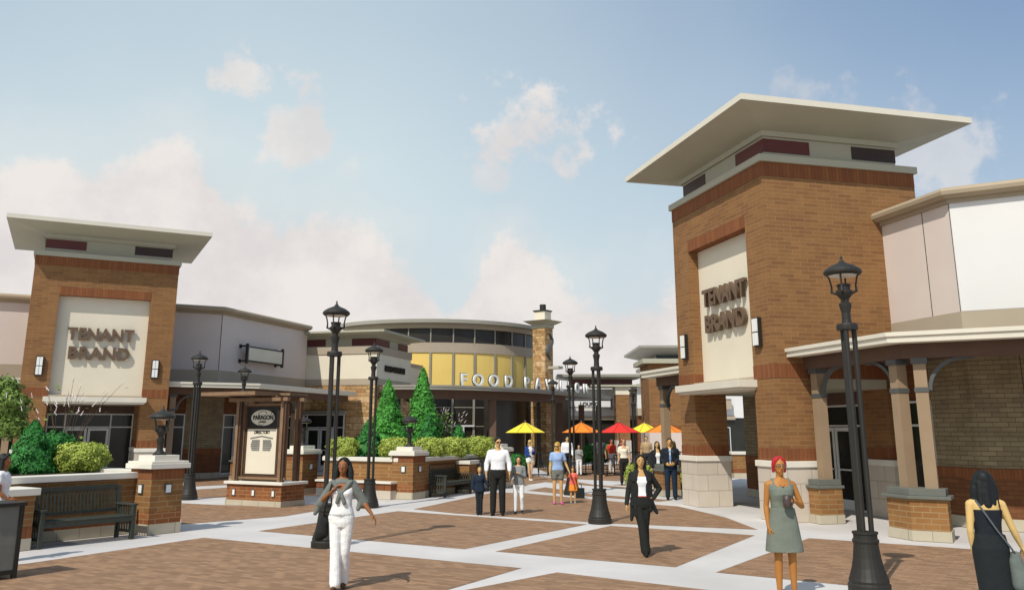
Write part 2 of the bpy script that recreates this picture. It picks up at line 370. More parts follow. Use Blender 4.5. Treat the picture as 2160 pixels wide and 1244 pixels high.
# brick paving between pale concrete bands
field((60,1187),(430,1133),(1100,1197),extra=[(-1.9,10.07),(-4.4,5.5),(-10,5.5),(-9.4,12.5)])
field((383,1105),(376,1060),(500,1066),(745,1062),(720,1068),(600,1088))
field((545,1119),(840,1077),(1238,1105),(980,1157))
field((872,1073),(1040,1038),(1106,1039),(1312,1058),(1430,1067),(1530,1090),(1598,1116),(1290,1103),(960,1082))
field((1045,1162),(1288,1108),(1592,1128),(1425,1195))
field((1112,1034),(1150,1027),(1252,1042),(1420,1054),(1390,1057),(1250,1047))
field((1175,1206),extra=[(2.9,11.75),(2.9,7),(-3.2,7),(-1.68,10.8)])
field((1510,1206),(1706,1134),(2060,1158),(2160,1164),extra=[(12,14.0),(12,7),(5.6,8.2),G(1890,1243)])
field((1040,1020),(1118,1000),(1250,1021),(1440,1036),(1440,1042),(1258,1025),(1150,1016),(1060,1030))
field((1130,986),(1430,972),(1450,1005),(1300,1014),(1180,1008))
field((395,1033),(500,1026),(700,1024),(760,1040),(620,1046),(470,1048),(395,1050))
field((395,1008),(520,1002),(700,1000),(700,1015),(520,1020),(395,1026))
field((1500,1002),(1605,1004),(1605,972),(1500,969))
field((1290,1022),(1440,1010),(1440,1030))
# ------------------------------------------------------------------ brand towers with their shop wings
def glazing(parent,x0,x1,y,z0,z1,mull=(),trans=(),ft=.05,dep=.06,name='window',fm='alu'):
    w=obj(name,MB().box(x0+.01,x1-.01,y+.02,y+.04,z0+.01,z1-.01),'glass',parent)
    f=MB(); f.box(x0,x1,y-dep/2,y+dep/2,z1-ft,z1); f.box(x0,x1,y-dep/2,y+dep/2,z0,z0+ft)
    for x in [x0+ft/2]+list(mull)+[x1-ft/2]: f.box(x-ft/2,x+ft/2,y-dep/2+.001,y+dep/2+.002,z0+ft,z1-ft)
    for z in trans: f.box(x0+ft,x1-ft,y-dep/2+.003,y+dep/2-.002,z-ft/2,z+ft/2)
    obj('frame',f,fm,w); return w
def leafdoor(parent,x0,x1,y,z1=2.1,hx=None,right=True):
    d=MB(); t=.09; d.box(x0,x0+t,y-.035,y+.02,.02,z1); d.box(x1-t,x1,y-.035,y+.02,.02,z1); d.box(x0+t,x1-t,y-.035,y+.02,z1-.10,z1); d.box(x0+t,x1-t,y-.035,y+.02,.02,.27)
    o=obj('door',d,'alu',parent); obj('pane',MB().box(x0+t,x1-t,y-.015,y-.005,.27,z1-.10),'glass',o)
    obj('handle',MB().box(x0+t,x1-t,y-.075,y-.055,1.0,1.04),'alu',o); return o
def tower(root,redleft):
    A,B,W_,D=.94,4.16,5.10,4.40
    m=MB(); m.box(0,W_,.32,D,3.55,8.12); m.box(0,A,0,.318,3.55,8.12); m.box(B,W_,0,.318,3.55,8.12); m.box(A,B,0,.316,7.34,8.12)
    obj('brick_wall',m,'brick',root)
    m=MB(); m.box(-.012,W_+.012,-.012,D,8.12,8.48)
    m.box(A-.0,B+.0,-.012,.316,7.02,7.34)
    m.box(-.01,A,-.01,.318,3.22,3.55); m.box(B,W_+.01,-.01,.318,3.22,3.55); m.box(-.01,W_+.01,.33,D,3.22,3.55)
    obj('soldier_course',m,'soldier',root)
    obj('stone_band',MB().box(-.08,W_+.08,-.08,D+.08,8.48,8.66),'trim',root,bev=.01)
    # clerestory neck
    i=.28; x0,x1,y0,y1=i,W_-i,i,D-i
    nk=obj('neck',MB().box(x0,x1,y0,y1,8.66,9.24),'trim',root)
    m=MB(); e=.012
    for a,b in ((x0-e,x0+1.4),(x1-1.4,x1+e)): m.box(a,b,y0-e,y0+.1,8.84,9.19)
    for xa,xb in ((x0-e-.003,x0+.1),(x1-.1,x1+e+.003)):
        m.box(xa,xb,y0-e-.002,y0+1.3,8.842,9.188); m.box(xa,xb,y1-1.3,y1+e,8.842,9.188)
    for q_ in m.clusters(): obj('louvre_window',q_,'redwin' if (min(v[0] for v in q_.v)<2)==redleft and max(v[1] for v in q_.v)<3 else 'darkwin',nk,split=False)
    obj('neck_trim',MB().box(x0-.09,x1+.09,y0-.09,y1+.09,9.24,9.38),'trim',root)
    o=1.02
    rf=MB(); rf.frus((x0-.08,x1+.08,y0-.08,y1+.08),9.381,(-o,W_+o,-o,D+o),9.60); rf.box(-o-.02,W_+o+.02,-o-.02,D+o+.02,9.601,9.76)
    r=obj('roof',rf,'trim',root); obj('fascia',MB().box(-o-.028,W_+o+.028,-o-.028,D+o+.028,9.605,9.755),'fascia',r)
    # sign recess
    pn=obj('sign_panel',MB().box(A,B,.30,.322,3.30,7.02),'cream',root)
    obj('panel_sill',MB().box(A,B,.0,.34,3.225,3.30),'taupe',root)
    for t,z,wd in (('TENANT',5.38,2.34),('BRAND',4.66,2.14)):
        me=text_mesh(t,.64,.05,.021,spacing=1.06); xs=[v.co.x for v in me.vertices]; k_=wd/(max(xs)-min(xs)); xm=(max(xs)+min(xs))/2
        me.transform(Matrix.Translation((2.52-xm*k_,.20,z))@Matrix.Rotation(R(90),4,'X')@Matrix.Diagonal((k_,1,1,1))); me.materials.clear(); put('lettering',me,'letter',pn)
    for x in (.55,4.53):
        s=obj('wall_lamp',MB().box(x-.13,x+.13,-.10,-.0,3.99,4.69).box(x-.05,x+.05,-.02,.02,4.1,4.5),'iron',root)
        obj('diffuser',MB().box(x-.10,x-.006,-.135,-.098,4.02,4.32).box(x+.006,x+.10,-.135,-.098,4.02,4.32).box(x-.10,x-.006,-.135,-.098,4.35,4.66).box(x+.006,x+.10,-.135,-.098,4.35,4.66),'white',s)
    # entrance hood
    obj('entrance_hood',MB().box(.80,4.30,-.52,0.0,3.04,3.218).box(.86,4.24,-.46,.30,2.98,3.041),'fascia',root,bev=.006)
    # piers and ceiling
    for (a,b,c,d) in ((0,.95,0,.95),(4.15,5.10,0,.95),(0,.95,3.25,4.4),(4.15,5.10,3.0,4.4)):
        p=obj('pier',MB().box(a,b,c,d,1.62,3.219),'brick',root)
        obj('soldier_course',MB().box(a-.008,b+.008,c-.008,d+.008,1.34,1.62),'soldier',p)
        obj('pier_base',MB().box(a-.03,b+.03,c-.03,d+.03,0,1.20),'cast',p)
        obj('cap',MB().box(a-.07,b+.07,c-.07,d+.07,1.20,1.34),'capstone',p,bev=.01)
    obj('ceiling',MB().box(.0,W_,.96,3.4,3.0,3.215).box(.95,4.15,.32,.96,3.0,3.215),'trim',root)
    # header and shopfront at the back of the porch
    obj('header',MB().box(.95,4.15,3.30,3.6,2.68,3.0),'beam',root)
    glazing(root,.95,4.15,3.36,0,2.68,mull=(1.62,3.30),trans=(2.14,))
    leafdoor(root,1.66,2.44,3.32); leafdoor(root,2.48,3.26,3.32)
def wing_right(root,L2,side=1,columns=(),win2=((.55,2.1),),name='wing'):
    """shop wing on the right of the tower (side=1) or mirrored on the left (side=-1)"""
    bend=2.3; c=math.cos(R(46)); s=math.sin(R(46))
    P=[(5.10,3.3),(5.10+bend,3.3),(5.10+bend+L2*c,3.3+L2*s)]
    fx=(lambda p:p) if side==1 else (lambda p:(5.10-p[0],p[1]))
    pl=[fx(p) for p in P]
    if side==-1: pl=pl[::-1]
    def st(name,parent,mat,*a,**k): mb=MB(); strip(mb,pl,*a,**k); return obj(name,mb,mat,parent)
    wl_=st('parapet_wall',root,'stucco',-.5,0,4.58,7.05)
    if name=='pale': st('pale_panel',root,'white_stucco',-.4,.006,4.58,7.04) if False else obj('pale_panel',strip(MB(),pl[1:],-.2,.012,4.585,7.03),'white_stucco',root)
    st('taupe_band',root,'taupe',-.5,.012,4.0,4.58)
    # rolled cornice
    mb=MB(); a=[]; prof=[(-.5,7.03),(.06,7.03),(.06,7.12),(.17,7.125),(.20,7.16),(.27,7.19),(.29,7.27),(.25,7.34),(.17,7.37),(-.5,7.37)]
    rings=[[None]*len(prof) for _ in pl]
    for j,(d_,z) in enumerate(prof):
        for i,p in enumerate(offs(pl,d_)): rings[i][j]=(p[0],p[1],z)
    mb.loft(rings); obj('cornice',mb,'cornice',root)
    # canopy: roof sheet, pale eave, brown beam
    mb=MB(); strip(mb,pl,-.1,2.955,3.842,3.842,3.88,3.88); obj('canopy_roof',mb,'cornice',root)
    st('eave',root,'fascia',2.60,2.96,3.70,3.84)
    mb=MB(); strip(mb,pl,2.9,3.0,3.82,3.90); obj('gutter',mb,'fascia',root)
    st('beam',root,'beam',2.20,2.52,3.42,3.705)
    st('soffit',root,'beam',0,2.2,3.60,3.64)
    # joints in the stucco
    def facade(i):  # local frame of facade segment i (in tower coordinates): origin, angle
        return None
    # lower wall, built in segment frames
    def seg(p0,p1):
        a=math.atan2(p1[1]-p0[1],p1[0]-p0[0]); e=bpy.data.objects.new('x',None)
        return a
    def place(me,p0,a):
        me.transform(Matrix.Translation((p0[0],p0[1],0))@Matrix.Rotation(a,4,'Z')); return me
    def part(nm,mb,mat,par,p0,a): return obj(nm,mb,mat,par,mx=Matrix.Translation((p0[0],p0[1],0))@Matrix.Rotation(a,4,'Z'))
    def window(p0,a,x0,x1,z0,z1,mull=(),trans=(2.14,)):
        w=part('window',MB().box(x0+.01,x1-.01,.04,.06,z0+.01,z1-.01),'glass',root,p0,a)
        f=MB(); ft=.05
        f.box(x0,x1,-.03,.03,z1-ft,z1); f.box(x0,x1,-.03,.03,z0,z0+ft)
        for x in [x0+ft/2]+list(mull)+[x1-ft/2]: f.box(x-ft/2,x+ft/2,-.029,.032,z0+ft,z1-ft)
        for z in trans: f.box(x0+ft,x1-ft,-.027,.028,z-ft/2,z+ft/2)
        part('frame',f,'alu',w,p0,a)
    def wallrun(p0,p1,wins):
        a=seg(p0,p1); L=math.hypot(p1[0]-p0[0],p1[1]-p0[1])
        xs=[0]; 
        for w in wins: xs+=[w[0],w[1]]
        xs.append(L); b=MB();lb=MB();pb=MB();sb=MB();hb=MB();jb=MB()
        for i in range(0,len(xs),2):
            if xs[i+1]-xs[i]<.02: continue
            x0,x1=xs[i],xs[i+1]
            b.box(x0,x1,0,.3,1.25,3.6); lb.box(x0,x1,-.015,.3,.24,1.04); sb.box(x0,x1,-.02,.3,1.04,1.25); pb.box(x0,x1,-.04,.3,0,.24)
            k=x0+1.0
            while k<x1-.5:
                jb.box(k-.008,k+.008,-.004,.01,1.25,3.6); k+=2.0
        for w in wins:
            hb.box(w[0],w[1],.02,.3,2.70,3.6)
            window(p0,a,w[0],w[1],.14,2.70,mull=(() if w[1]-w[0]<1.3 else ((w[0]+w[1])/2,)))
            pb.box(w[0],w[1],-.05,.3,0,.14)
        w0=part('block_wall',b,'block',root,p0,a); part('brick_base',lb,'lowbrick',root,p0,a); part('soldier_course',sb,'soldier',root,p0,a); part('plinth',pb,'plinth',root,p0,a)
        if hb.v: part('header',hb,'lowbrick',root,p0,a)
        if jb.v: part('joint',jb,'iron',root,p0,a)
        # stucco joints above
        j=MB(); k=1.43 if (name=='pale' and L<3) else 99
        while k<L-.4: j.box(k-.010,k+.010,-.004,.01,4.0,7.04); k+=2.6
        part('joint',j,'iron',root,p0,a)
    if side==1:
        wallrun(pl[0],pl[1],((.05,1.08),)); wallrun(pl[1],pl[2],win2)
    else:
        wallrun(pl[1],pl[2],((1.25,2.25),)); wallrun(pl[0],pl[1],win2)
    b=fx(P[1]); mb=MB().prism([(b[0]-.014,b[1]-.006),(b[0]+.014,b[1]-.006),(b[0]+.014,b[1]+.05),(b[0]-.014,b[1]+.05)],4.58,7.03); obj('joint',mb,'iron',root)
    # columns on brick bases
    def column(poly,posts,arcs,nm='column'):
        poly=[fx(p) for p in poly]; cx=sum(p[0] for p in poly)/len(poly); cy=sum(p[1] for p in poly)/len(poly)
        gr=lambda k:[(cx+(p[0]-cx)*k,cy+(p[1]-cy)*k) for p in poly]
        c=obj('column_base',MB().prism(poly,.19,.76),'basebrick',root)
        obj('plinth',MB().prism(gr(1.05),0,.19),'plinth',c); obj('cap',MB().prism(gr(1.16),.76,.82).prism(gr(.98),.82,.95),'darkcap',c,bev=.008)
        for (px,py,ang) in posts:
            q=fx((px,py)); a=R(ang if side==1 else -ang)
            def bx(w,z0,z1,n_,mat,par):
                mb=MB().box(-w,w,-w,w,z0,z1); me=mb.mesh(n_); place(me,q,a); return put(n_,me,mat,par)
            po=bx(.115,.95,3.42,'post','post',c); bx(.15,3.31,3.418,'capital','band_iron',po); bx(.13,2.76,2.85,'collar','band_iron',po)
        for (px,py,ang) in arcs:
            q=fx((px,py)); aa=R(ang) if side==1 else R(180-ang)
            pts=[]
            for k in range(9):
                t=math.pi/2*k/8; r_=.66; rad=.15+r_*(1-math.cos(t)); z=2.80+r_*math.sin(t)*.93
                pts.append((q[0]+math.cos(aa)*rad,q[1]+math.sin(aa)*rad,z))
            pts.append((q[0]+math.cos(aa)*(.97),q[1]+math.sin(aa)*(.97),2.80+.66*.93))
            mb=MB(); rings=[]
            nx,ny=-math.sin(aa),math.cos(aa)
            for i,p in enumerate(pts):
                d_=Vector(pts[min(i+1,len(pts)-1)])-Vector(pts[max(i-1,0)]); d_.normalize(); u=Vector((nx,ny,0)); v=d_.cross(u)
                rings.append([tuple(Vector(p)+u*(.045*sx_)+v*(.035*sy_)) for sx_,sy_ in ((-1,-1),(1,-1),(1,1),(-1,1))])
            mb.loft(rings); obj('bracket',mb,'band_iron',c)
    column([(5.16,.62),(5.56,.62),(5.56,1.22),(5.16,1.22)],[(5.38,.94,0)],[(5.40,.94,0)])
    bx0,by0=5.10+bend+2.36*math.tan(R(23)),.94     # beam line bend
    column([(bx0-.56,.62),(bx0+.10,.62),(bx0+.55,1.08),(bx0+.17,1.47),(bx0-.10,1.20),(bx0-.56,1.20)],[(bx0-.26,.92,0),(bx0+.17,1.10,46)],[(bx0-.26,.94,180),(bx0+.17,1.10,46)])
    k=3.6
    while k<L2-1.0:
        x=bx0+k*c; y=by0+k*s
        def rp(dx,dy): return (x+dx*c-dy*s,y+dx*s+dy*c)
        column([rp(-.3,-.3),rp(.3,-.3),rp(.3,.3),rp(-.3,.3)],[(x,y,46)],[(x,y,46),(x,y,226)])
        k+=3.9
    return pl
tL=thing('brand_tower_building','left brown brick tower lettered TENANT BRAND, flared pale roof, grey lavender shop wings','building',(-18.0,31.78),27.1,'brick brand towers with shop wings')
tower(tL,True); wing_right(tL,7.4,1,win2=((.6,2.3),(4.6,6.3))); wing_right(tL,6,-1,win2=((1.0,3.0),))
tR=thing('brand_tower_building','right brown brick tower lettered TENANT BRAND above an open corner porch, tallest roof','building',(4.84,25.13),-75.4,'brick brand towers with shop wings')
tower(tR,False); wing_right(tR,7.5,1,win2=(),name='pale'); wing_right(tR,6,-1,win2=((1.0,3.0),))
# blank bracket sign on the lavender wall of the left wing (parts of that building)
def local(root,p): return None
def bracket_sign(root,p0,ang,s0,s1,z0,z1,d=.38,txt=None):
    Mx=Matrix.Translation((p0[0],p0[1],0))@Matrix.Rotation(ang,4,'Z')
    def pt(n,mb,mat,par): me=mb.mesh(n); me.transform(Mx); return put(n,me,mat,par)
    b=pt('sign_board',MB().box(s0+.12,s1-.12,-d-.03,-d+.03,z0+.08,z1-.08),'cream' if not txt else 'white_stucco',root)
    f=MB().box(s0,s0+.12,-d-.05,-d+.05,z0-.08,z1+.08).box(s1-.12,s1,-d-.05,-d+.05,z0-.08,z1+.08).box(s0+.12,s1-.12,-d-.04,-d+.04,z1-.08,z1-.02).box(s0+.12,s1-.12,-d-.04,-d+.04,z0+.02,z0+.08)
    for x in (s0+.02,s1-.1):
        for z in (z0,z1-.06): f.box(x,x+.07,-d+.05,0,z,z+.07); f.box(x-.05,x+.12,-.03,.0,z-.05,z+.12)
    pt('bracket',f,'iron',b)
    if txt:
        me=text_mesh(txt,(z1-z0)*.62,.02,.01); me.transform(Mx@Matrix.Translation(((s0+s1)/2,-d-.05,z0+(z1-z0)*.27))@Matrix.Rotation(R(90),4,'X')); me.materials.clear(); put('lettering',me,'black',b)
bracket_sign(tL,(7.4,3.3),R(46),1.45,4.55,5.06,5.80)
# ------------------------------------------------------------------ lamps
def lamp_head(mb,z):   # iron parts of the lantern; z = height of the collar
    mb.lathe([(.075,z),(.062,z+.10),(.06,z+.20),(.082,z+.30),(.085,z+.33),(.055,z+.345),(.055,z+.39),(.10,z+.45),(.115,z+.48),(.115,z+.51),(.085,z+.52),(.085,z+.57),(.095,z+.575),(.095,z+.60),(.02,z+.605)],n=16)
    for k in range(4):
        a=math.pi/4+math.pi/2*k; c,s=math.cos(a),math.sin(a)
        mb.tube([(c*.10,s*.10,z+.47),(c*.165,s*.165,z+.50),(c*.160,s*.160,z+.58),(c*.18,s*.18,z+.68),(c*.215,s*.215,z+.765)],[.02,.022,.013,.013,.015],6)
def lamp_hood(z):
    return MB().lathe([(.20,z+.742),(.222,z+.745),(.255,z+.775),(.258,z+.80),(.235,z+.83),(.17,z+.875),(.10,z+.905),(.055,z+.925),(.028,z+.955),(.012,z+.985),(.018,z+1.0),(.012,z+1.015),(.003,z+1.035)],n=24)
def street_lamp(label,group):
    r=thing('street_lamp',label,'street lamp',group=group)
    obj('base',MB().lathe([(.265,0),(.265,.10),(.245,.12),(.25,.15),(.235,.19),(.20,.30),(.175,.42),(.160,.54),(.155,.60),(.168,.62),(.168,.645),(.150,.66),(.150,.71),(.163,.72),(.163,.745),(.05,.75)],n=24),'iron',r,smooth=False)
    for k in range(3):
        a=R(100+120*k); obj('pole',MB().lathe([(.034,.74),(.034,3.42)],.086*math.cos(a),.086*math.sin(a),n=10),'iron',r,smooth=False)
    m=MB().lathe([(.10,3.38),(.138,3.385),(.142,3.41),(.142,3.45),(.13,3.47),(.07,3.475)],n=20); lamp_head(m,3.37+.05)
    obj('lantern_frame',m,'iron',r,split=False)
    h=obj('hood',lamp_hood(3.42-.02),'iron',r)
    obj('lamp_glass',MB().lathe([(.14,4.135),(.195,4.14),(.195,4.146),(.14,4.15)],n=24),'capstone',h)
    return r
LG='black street lamps on the plaza'
lamps=[((4.63,11.83),15,'large street lamp in the right foreground, nearest to the camera'),
 ((-3.33,16.18),40,'street lamp directly behind the walking woman in white trousers'),
 ((1.97,20.15),65,'street lamp left of the long-haired woman in the black blazer'),
 ((-3.85,24.08),20,'street lamp in front of the middle planter, beside its lantern pier'),
 ((-9.7,26.8),70,'street lamp between the left planter pier and the directory kiosk'),
 ((1.93,28.7),10,'street lamp behind the child in the orange skirt'),
 ((1.95,41.49),30,'street lamp near the dining patio, before the yellow umbrella end'),
 ((1.5,49.2),50,'farthest small street lamp under the rotunda canopy edge'),
 ((-10.16,32.94),15,'street lamp whose lantern rises just behind the directory kiosk'),
 ((6.83,49.2),33,'far street lamp beside the white shop beyond the red umbrella')]
L0=None
for p,rz,lb in lamps:
    if L0 is None: L0=street_lamp(lb,LG); L0.location=(*p,0); L0.rotation_euler=(0,0,R(rz))
    else: copy_tree(L0,p,rz,lb,LG)
# ------------------------------------------------------------------ planters with lantern piers
def frame(c,ang):
    a=R(ang); return lambda s,t,z=None: (c[0]+s*math.cos(a)-t*math.sin(a),c[1]+s*math.sin(a)+t*math.cos(a))
def pier(p,rz,label,w=.73,lantern=True,light=True):
    r=thing('lantern_pier',label,'pier',p,rz,'brick lantern piers of the planters')
    obj('brick_shaft',MB().box(0,w,0,w,.43,1.06),'basebrick',r)
    obj('soldier_course',MB().box(-.006,w+.006,-.006,w+.006,1.06,1.27),'soldier',r); obj('lower_course',MB().box(-.004,w+.004,-.004,w+.004,.20,.43),'redbrick',r)
    obj('plinth',MB().box(-.012,w+.012,-.012,w+.012,0,.20),'plinth',r)
    obj('cap',MB().box(-.09,w+.09,-.09,w+.09,1.27,1.37).box(-.06,w+.06,-.06,w+.06,1.37,1.415),'capstone',r,bev=.008)
    obj('cap_block',MB().box(.08,w-.08,.08,w-.08,1.415,1.53),'capstone',r,bev=.006)
    for f in (0,1):
        mb=MB()
        if f==0: mb.box(.52*w-.08,.52*w+.08,-.03,.0,.78,.97)
        else: mb.box(-.03,.0,.45*w-.08,.45*w+.08,.78,.97)
        q=obj('step_light',mb,'band_iron',r)
        mb=MB()
        if f==0: mb.box(.52*w-.055,.52*w+.055,-.035,-.028,.80,.95)
        else: mb.box(-.035,-.028,.45*w-.055,.45*w+.055,.80,.95)
        obj('lens',mb,'white',q)
    return r
def lantern(p,rz,label,z=1.53):
    r=thing('pier_lantern',label,'lantern',(p[0],p[1],z),rz,'black lanterns on the brick piers')
    m=MB(); m.box(-.13,.13,-.13,.13,0,.035); m.lathe([(.11,.035),(.10,.06),(.07,.09),(.065,.11)],n=16); lamp_head(m,.0)
    obj('lantern_frame',m,'iron',r,split=False); h=obj('hood',lamp_hood(-.02),'iron',r); obj('lamp_glass',MB().lathe([(.14,.715),(.195,.72),(.195,.726),(.14,.73)],n=24),'capstone',h)
    return r
def small_pier(p,rz,label,w=.6,d=.75,h=1.04):
    r=thing('low_pier',label,'pier',p,rz,'low brick piers beside the benches')
    obj('brick_shaft',MB().box(0,w,0,d,.40,h-.12),'basebrick',r); obj('soldier_course',MB().box(-.005,w+.005,-.005,d+.005,.20,.40),'soldier',r)
    obj('plinth',MB().box(-.01,w+.01,-.01,d+.01,0,.20),'plinth',r); obj('cap',MB().box(-.06,w+.06,-.06,d+.06,h-.12,h),'capstone',r,bev=.01); return r
def bench(p,rz,label):
    r=thing('park_bench',label,'bench',p,rz,'dark slatted benches against the planters')
    L=1.82
    for x in (0,L-.07):
        obj('leg',MB().box(x,x+.07,0,.07,0,.62),'wood',r); obj('leg',MB().box(x,x+.07,.52,.58,0,.44).add([(x,.52,.44),(x+.07,.52,.44),(x+.07,.58,.44),(x,.58,.44),(x,.60,.98),(x+.07,.60,.98),(x+.07,.65,.98),(x,.65,.98)],[(0,3,2,1),(4,5,6,7),(0,1,5,4),(1,2,6,5),(2,3,7,6),(3,0,4,7)]),'wood',r)
        m=MB().box(x-.015,x+.085,-.03,.60,.62,.655); obj('armrest',m,'wood',r,bev=.006)
        m=MB().box(x+.02,x+.05,.07,.52,.12,.17).box(x+.02,x+.05,.07,.52,.36,.41)
        for k in range(5): m.box(x+.026,x+.044,.12+k*.085,.15+k*.085,.165,.62)
        obj('side_slats',m,'wood',r,split=False)
    m=MB()
    for k in range(6): m.box(.02,L-.02,.02+k*.088,.095+k*.088,.415,.44)
    m.box(.07,L-.07,.01,.04,.34,.41); obj('seat',m,'wood',r,split=False)
    m=MB().box(.07,L-.07,.545,.575,.50,.56).box(.07,L-.07,.60,.63,.92,1.0)
    n=24
    for k in range(n):
        x=.1+(L-.2)*k/(n-1); m.add([(x-.015,.552,.55),(x+.015,.552,.55),(x+.015,.568,.55),(x-.015,.568,.55),(x-.015,.607,.93),(x+.015,.607,.93),(x+.015,.623,.93),(x-.015,.623,.93)],[(0,3,2,1),(4,5,6,7),(0,1,5,4),(1,2,6,5),(2,3,7,6),(3,0,4,7)])
    obj('backrest',m,'wood',r,split=False); return r
def bin_(p,rz,label,h=1.0,w=.55):
    r=thing('litter_bin',label,'litter bin',p,rz,'dark slatted litter bins')
    m=MB()
    for x in (0,w-.06):
        for y in (0,w-.06): m.box(x,x+.06,y,y+.06,0,h)
    m.box(-.02,w+.02,-.02,w+.02,h,h+.05); m.box(.06,w-.06,0.005,.04,.06,.12)
    obj('casing',m,'iron',r,split=False)
    for x0,x1,y0,y1 in ((.06,w-.06,.02,.035),(.06,w-.06,w-.035,w-.02),(.02,.035,.06,w-.06),(w-.035,w-.02,.06,w-.06)): obj('panel',MB().box(x0,x1,y0,y1,.12,h),'wpanel',r)
    return r
def planter(name,label,poly,faces,z=1.2,seat=None):
    r=thing(name,label,'planter',(0,0,0),0,'raised brick planters')
    for (a,b,t) in faces:
        A=Vector(a);B=Vector(b); L=(B-A).length; ang=math.atan2(B.y-A.y,B.x-A.x); mx=Matrix.Translation((A.x,A.y,0))@Matrix.Rotation(ang,4,'Z')
        obj('wall',MB().box(0,L,0,t,.40,z-.12),'basebrick',r,mx=mx)
        obj('soldier_course',MB().box(0,L,-.005,t+.005,.20,.40),'soldier',r,mx=mx); obj('plinth',MB().box(0,L,-.01,t+.01,0,.20),'plinth',r,mx=mx)
        obj('coping',MB().box(-.02,L+.02,-.07,t+.05,z-.12,z),'capstone',r,bev=.01,mx=mx)
        if seat and (a,b,t)==faces[seat[0]]:
            s0,s1,d,h=seat[1:]
            s_=obj('seat_wall',MB().box(s0,s1,-d,-.012,.25,h-.06),'soldier',r,mx=mx); obj('plinth',MB().box(s0,s1,-d-.01,-.012,0,.25),'cast',s_,mx=mx); obj('seat_cap',MB().box(s0-.03,s1+.03,-d-.05,-.012,h-.06,h),'capstone',s_,bev=.006,mx=mx)
    obj('soil',MB().prism(poly,.05,z-.08),'soil',r); return r
# left planter
fL=frame((-7.24,17.88),55)
pier(fL(0,0),55,'large lantern pier at the near end of the left planter beside the bench')
lantern(fL(.365,.365),20,'large near lantern on the left pier, in front of the brick tower')
planter('brick_planter','long left brick planter holding a dark round bush and lime shrub',[fL(-8,.85),fL(.7,.85),fL(.7,4.2),fL(-8,4.2)],[(fL(-8,.55),fL(-.0,.55),.32),(fL(.72,.74),fL(.72,4.2),.32),(fL(.7,4.25),fL(-8,4.25),.32)])
small_pier(fL(-3.0,-.26),55,'low brick pier with pale cap between the left bench and bin')
bench(fL(-2.28,-.30),55,'large dark bench at the left against the brick planter')
_b=G(57,1058,1.03); bin_((_b[0]-.60*.574,_b[1]-.60*.819),55,'litter bin at the left edge where a woman rests her hand',h=.98,w=.58)
# middle planter
fM=frame((-2.98,26.72),66)
Kc=(-6.72,28.45); fK=frame(Kc,62)
pier(fM(0,0),66,'middle lantern pier at the corner of the planter with tall cypresses'); lantern(fM(.365,.365),30,'lantern on the middle pier in front of the cypress trees')
pier(fK(0,0),62,'lantern pier just behind the right side of the directory kiosk'); lantern(fK(.365,.365),10,'lantern on the pier right of the directory kiosk')
fF=frame((-.35,31.75),66)
pier(fF(0,0),66,'far lantern pier with stacked pale caps right of the man in white shirt')
pM0=fK(.0,-.02)
W0=(-6.05,28.52); W1=(-3.45,26.98)
planter('brick_planter','middle brick planter with cypresses, dark bushes and lime hedge balls',[(-6.0,28.8),(-3.3,27.2),fM(.6,.3),fM(5.6,.3),fM(5.6,4.3),(-6.2,33.0)],
 [(W0,W1,.3),(fM(.73,.10),fM(5.5,.10),.32),(fM(5.5,.42),fM(5.5,4.3),.3),((-5.8,33.1),(-6.15,29.2),.3)],seat=(0,.02,3.0,.32,.51))
bench(fM(1.15,-.50),66,'dark bench right of the middle lantern pier beside the planter')
small_pier(fM(3.05,-.35),66,'low brick pier beside the middle bench, nearer of the two')
bin_(fM(3.75,-.5),66,'litter bin between the two low piers behind the small boy')
small_pier(fM(4.45,-.30),66,'low brick pier behind the boy, farther of the two',d=.45)
# ------------------------------------------------------------------ directory kiosk
K=thing('directory_kiosk','free-standing directory kiosk with PARAGON oval and map on a brick base','directory kiosk',(-7.99,24.99),-27.6)
obj('brick_base',MB().box(0,2.0,0,.92,.15,.50),'redbrick',K); obj('soldier_course',MB().box(-.004,2.004,-.004,.924,.50,.57),'soldier',K); obj('plinth',MB().box(-.02,2.02,-.02,.94,0,.15),'plinth',K)
obj('cap',MB().box(-.07,2.07,-.07,.99,.57,.645),'capstone',K,bev=.01)
for x in (.28,1.0,1.72):
    q=obj('step_light',MB().box(x-.06,x+.06,-.02,.0,.26,.44),'band_iron',K); obj('lens',MB().box(x-.04,x+.04,-.026,-.018,.28,.42),'white',q)
for x in (.04,1.70):
    for y in (.12,.72):
        obj('post',MB().box(x,x+.10,y,y+.10,.645,2.82),'kwood',K); obj('post',MB().box(x+.13,x+.19,y+.01,y+.09,.645,2.82),'kwood2',K)
obj('rail',MB().box(-.10,1.94,.16,.22,.70,.76),'kwood',K)
bd=obj('sign_board',MB().box(.26,1.46+.12,.30,.50,.72,2.70),'kwood2',K)
obj('frame',MB().box(.20,.26,.26,.54,.68,2.75).box(1.58,1.64,.26,.54,.68,2.75).box(.26,1.58,.26,.54,2.70,2.76).box(.26,1.58,.26,.54,.66,.72),'kwood',bd)
obj('black_panel',MB().box(.34,1.50,.285,.30,2.10,2.66),'black',bd); sc=obj('map_panel',MB().box(.37,1.46,.275,.30,.84,2.06),'cream',bd)
ov=MB(); ov.loft([[(.92+.44*k*math.cos(2*math.pi*i/32),y,2.37+.22*k*math.sin(2*math.pi*i/32)) for i in range(32)] for k,y in ((1,.284),(1,.270),(.96,.268))]); oo=obj('oval_emblem',ov,'cream',bd)
wall_text('lettering','PARAGON',.17,.006,.93,.262,2.32,'black',oo,bold=.004,sx=.92); wall_text('lettering','OUTLETS',.065,.005,.93,.262,2.235,'black',oo,sx=.9)
